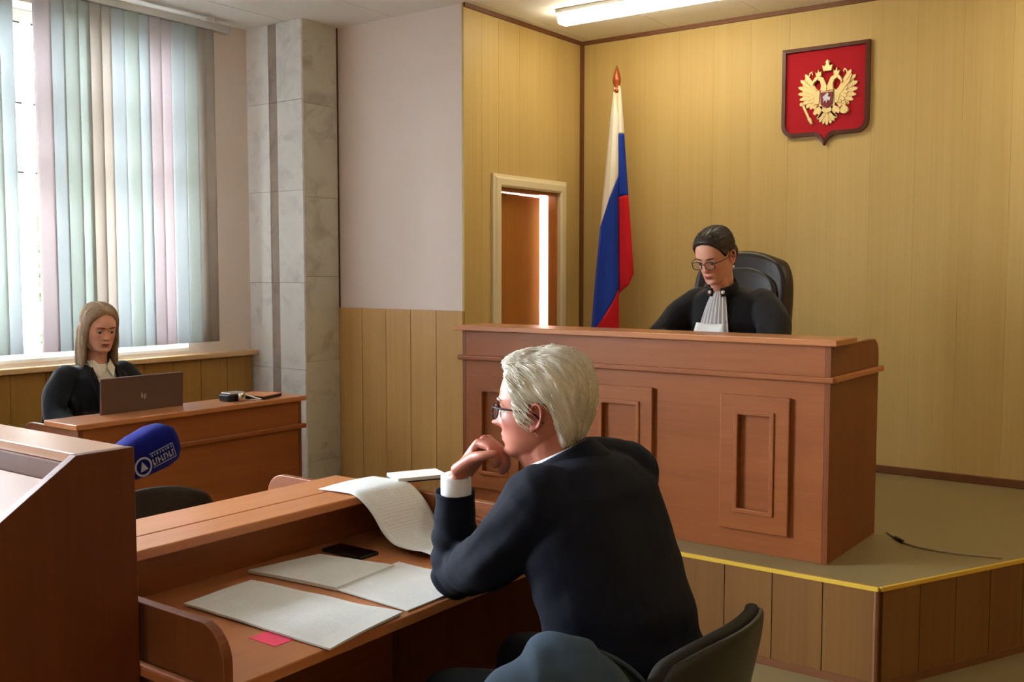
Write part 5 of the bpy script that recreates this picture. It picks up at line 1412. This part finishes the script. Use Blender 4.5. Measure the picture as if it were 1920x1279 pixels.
for s in (-1, 1):
    # lapels lying on the front edges and open shirt collar points
    lpz = [(-4.655, 2.905 + s * 0.018, 0.80), (-4.652, 2.905 + s * 0.072, 0.90), (-4.665, 2.905 + s * 0.090, 0.98), (-4.705, 2.905 + s * 0.088, 1.05), (-4.715, 2.905 + s * 0.066, 1.072), (-4.668, 2.905 + s * 0.056, 0.985), (-4.656, 2.905 + s * 0.038, 0.90)]
    MB().add([(x_ + 0.012, y_, z_) for x_, y_, z_ in lpz], [tuple(range(7))]).build('lapel', 'blazer', clk, solid=0.006)
    MB().add([(-4.690, 2.90 + s * 0.012, 1.065), (-4.672, 2.90 + s * 0.035, 1.02), (-4.70, 2.90 + s * 0.062, 1.06), (-4.745, 2.90 + s * 0.066, 1.10), (-4.715, 2.90 + s * 0.045, 1.105)], [(0, 1, 2, 3, 4)]).build('shirt_collar', 'blouse', clk, solid=0.004)
me = remesh([loft([((-4.81, 2.90, 0.62), (0, 0.15, 0), (0.11, 0, 0)), ((-4.79, 2.90, 0.56), (0, 0.19, 0), (0.13, 0, 0)), ((-4.79, 2.90, 0.49), (0, 0.18, 0), (0.12, 0, 0))])] + [limb([(-4.79, 2.90 + s * 0.08, 0.565), (-4.42, 2.90 + s * 0.085, 0.555)], [0.09, 0.07]) for s in (-1, 1)], 0.009, 3, 'skirt')
link_mesh('skirt', me, M['skirt'], clk)
for s in (-1, 1):
    y = 2.90 + s * 0.085
    me = remesh([limb([(-4.46, y, 0.04), (-4.38, y, 0.034), (-4.28, y, 0.026)], [0.036, 0.038, 0.024])], 0.006, 2, 'shoe'); link_mesh('shoe', me, M['shoe'], clk)

# ------------------------------------------------------------------ judge
jd = thing('person', 'dark-haired judge in a black robe with white jabot and glasses, reading at the bench', 'person', (-2.10, 4.72, PH))
hmJ = head_matrix(Vector((-2.085, 4.47, 1.622)), -96, -22, 0, 1.03)
bodyJ = place(head_mb(dict(nose=1.0, wide=0.97)), hmJ)
bodyJ += [limb([fw_pt(hmJ, -0.03, 0, -0.05), (-2.09, 4.575, 1.49), (-2.09, 4.64, 1.40)], [0.055, 0.053, 0.065], 18), limb([fw_pt(hmJ, 0.02, 0, -0.08), (-2.09, 4.55, 1.47)], [0.042, 0.045], 14)]
bodyJ.append(loft([((-2.09, 4.62, 1.455), (0.075, 0, 0), (0, 0.05, 0.01)), ((-2.09, 4.64, 1.42), (0.15, 0, 0), (0, 0.075, 0.01)), ((-2.09, 4.66, 1.31), (0.165, 0, 0), (0, 0.105, 0)), ((-2.10, 4.71, 1.17), (0.15, 0, 0), (0, 0.105, 0)), ((-2.10, 4.75, 1.03), (0.145, 0, 0), (0, 0.10, 0)), ((-2.10, 4.78, 0.93), (0.17, 0, 0), (0, 0.115, 0)), ((-2.10, 4.78, 0.86), (0.16, 0, 0), (0, 0.11, 0))]))
armsJ = {}
for s, el, wr in ((-1, (-2.40, 4.50, 1.20), (-2.24, 4.32, 1.19)), (1, (-1.80, 4.50, 1.20), (-1.97, 4.32, 1.19))):
    shp = (-2.09 + s * 0.175, 4.65, 1.40); armsJ[s] = (shp, el, wr)
    bodyJ += [limb([shp, (-2.09 + s * 0.26, 4.58, 1.30), el], [0.054, 0.044, 0.037]), limb([el, wr], [0.037, 0.025])]
    wv = Vector(wr); fdir = Vector((-s * 0.55, -0.75, 0.1)).normalized(); sd = Vector((-s * 0.35, 0.25, 0.6)).normalized()
    mcp = [wv + fdir * 0.078 + sd * (0.027 - 0.018 * k) for k in range(4)]
    fg = [[m_, m_ + fdir * 0.036, m_ + fdir * 0.052 + Vector((-s * 0.016, 0.004, -0.006)), m_ + fdir * 0.05 + Vector((-s * 0.034, 0.01, -0.008))] for m_ in mcp]
    bodyJ += hand(tuple(wr), mcp, fg, [wv + fdir * 0.02 + sd * 0.02, wv + fdir * 0.05 + sd * 0.04, wv + fdir * 0.08 + sd * 0.045], 0.0075, 0.011)
    xx_ = -2.10 + s * 0.09
    bodyJ += [limb([(xx_, 4.76, 0.93), (xx_, 4.55, 0.94), (xx_ + s * 0.02, 4.34, 0.93)], [0.08, 0.07, 0.05]), limb([(xx_ + s * 0.02, 4.34, 0.93), (xx_ + s * 0.02, 4.36, 0.68), (xx_ + s * 0.02, 4.40, 0.47)], [0.05, 0.046, 0.034]), limb([(xx_ + s * 0.02, 4.40, 0.43), (xx_ + s * 0.02, 4.30, 0.415)], [0.034, 0.024])]
me = remesh(bodyJ, 0.0038, 2, 'body'); skin_tint(me, hmJ); link_mesh('body', me, M['skin_judge'], jd)
eyes(jd, hmJ, (0, -0.35), 'brows_dark', 0.0024)
sp2 = thing('glasses', None, None, (-2.085, 4.38, 1.60)); adopt(sp2, jd, True)
glasses(sp2, hmJ, 'black', 0.0020, 0.0245, 0.0185)
def thJ(a, z): return 0.007 + 0.007 * np.clip((z - 0.03) / 0.07, 0, 1) + 0.004 * np.clip((a - 1.3), 0, 1)
def lnJ(a): return float(np.interp(a, [0, 0.35, 0.7, 0.95, 1.15, 1.35, 1.6, 1.85, 2.1, 2.5, 3.2], [0.088, 0.085, 0.074, 0.058, 0.034, 0.010, 0.030, 0.0, -0.05, -0.075, -0.08]))
sh, V, D, m, T, Z = hair_shell(hmJ, thJ, lnJ, 0.002, 70, 0.1)
me = remesh([sh, MB().sphere((-0.125, 0, -0.02), (0.036, 0.045, 0.042)), MB().sphere((-0.105, 0, -0.01), (0.03, 0.04, 0.04))], 0.0035, 1, 'hair')
c = coords(me); nn = normals(me)
d = np.array([noise.noise(Vector((p[0] * 12, p[1] * 170, p[2] * 120))) for p in c]); set_coords(me, c + nn * (0.0012 * d)[:, None])
me = join_mesh(me, surf_strands(me, lambda p: (-1.0, -p.y * 3, -0.35), 1800, 0.06, 0.0008, 6, keep=lambda p: p.z > -0.06))
c = coords(me); V4 = np.array(hmJ); set_coords(me, c @ V4[:3, :3].T + V4[:3, 3])
hair_tint(me, hmJ, 120); link_mesh('hair', me, M['hair_dark'], jd)
for s in (-1, 1): MB().sphere((-0.002, s * 0.084, -0.050), 0.0065).xform(hmJ).build('earring', 'pearl', jd, smooth=True)
rb_ = [loft([((-2.09, 4.60, 1.478), (0.078, 0, 0), (0, 0.062, 0.015)), ((-2.09, 4.62, 1.452), (0.14, 0, 0), (0, 0.080, 0.01)), ((-2.09, 4.64, 1.415), (0.195, 0, 0), (0, 0.105, 0)), ((-2.09, 4.655, 1.31), (0.215, 0, 0), (0, 0.135, 0)), ((-2.10, 4.70, 1.17), (0.215, 0, 0), (0, 0.14, 0)), ((-2.10, 4.74, 1.03), (0.225, 0, 0), (0, 0.15, 0)), ((-2.10, 4.75, 0.90), (0.25, 0, 0), (0, 0.17, 0)), ((-2.10, 4.74, 0.85), (0.25, 0, 0), (0, 0.17, 0))], 36, 2.3)]
for s in (-1, 1):
    shp, el, wr = armsJ[s]; ev, wv = Vector(el), Vector(wr)
    rb_ += [limb([(shp[0] - s * 0.01, shp[1], shp[2]), (-2.09 + s * 0.255, 4.585, 1.31), (el[0], el[1], el[2] + 0.01)], [0.076, 0.078, 0.072], 18), limb([ev, ev.lerp(wv, 0.75)], [0.070, 0.060], 18)]
rb_ += [limb([(-2.10 + s * 0.09, 4.74, 0.93), (-2.10 + s * 0.12, 4.36, 0.93)], [0.11, 0.09]) for s in (-1, 1)] + [limb([(-2.10 + s * 0.12, 4.36, 0.92), (-2.10 + s * 0.12, 4.39, 0.55)], [0.09, 0.08]) for s in (-1, 1)]
me = remesh(rb_, 0.007, 5, 'robe')
def rfold(c):
    x, y, z = c.T
    return 1.4 * np.sin((x + 2.1) * 42 + 1.2 * np.sin(z * 9)) * np.clip((1.44 - z) / 0.2, 0, 1)
wrinkle(me, 0.0045, 2.0, rfold, (8, 8, 5)); o = link_mesh('robe', me, M['robe'], jd)
# stand-up robe collar, white jabot with pleats, two pearl buttons
ring((-2.088, 4.572, 1.462), (0, -0.42, 0.9), 0.070, 0.068, 0.040, 0.12, 0.3, 2 * PI - 0.3, u=(0, -1, -0.3)).build('robe_collar', 'robe', jd, smooth=True, solid=0.006)
def jab(u, v):
    s = 2 * u - 1; w = 0.032 + 0.062 * v ** 0.8
    z = 1.455 - 0.27 * v
    y = 4.508 - 0.012 * math.sin(min(1, v * 1.2) * PI / 2) + 0.018 * s * s + 0.0055 * math.cos(s * 22) - 0.0 + 0.02 * max(0, v - 0.3)
    return (-2.088 + s * w - 0.034 * v, y, z)
MB().grid(49, 21, jab).build('jabot', 'shirt', jd, smooth=True, solid=0.004)
for s in (-1, 1): MB().sphere((-2.088 + s * 0.034, 4.497, 1.452), 0.009).build('button', 'pearl', jd, smooth=True)
for s in (-1, 1):
    xx_ = -2.10 + s * 0.11
    me = remesh([limb([(xx_, 4.41, PH + 0.04), (xx_, 4.33, PH + 0.034), (xx_, 4.23, PH + 0.026)], [0.036, 0.038, 0.024])], 0.006, 2, 'shoe'); link_mesh('shoe', me, M['shoe'], jd)
# the sheet she reads
rd = thing('paper_sheet', 'white sheet held upright in front of the judge', 'paper', (-2.10, 4.28, PH + 0.75))
RM = Matrix.Translation((-2.045, 4.255, 1.19)) @ Matrix.Rotation(math.radians(-8), 4, 'Z') @ Matrix.Rotation(math.radians(-28), 4, 'X')
MB().grid(9, 9, lambda u, v: ((u - 0.5) * 0.15, 0.012 * math.sin(u * PI), v * 0.14)).xform(RM).build('sheet', 'paper_blank', rd, smooth=True, solid=0.001)
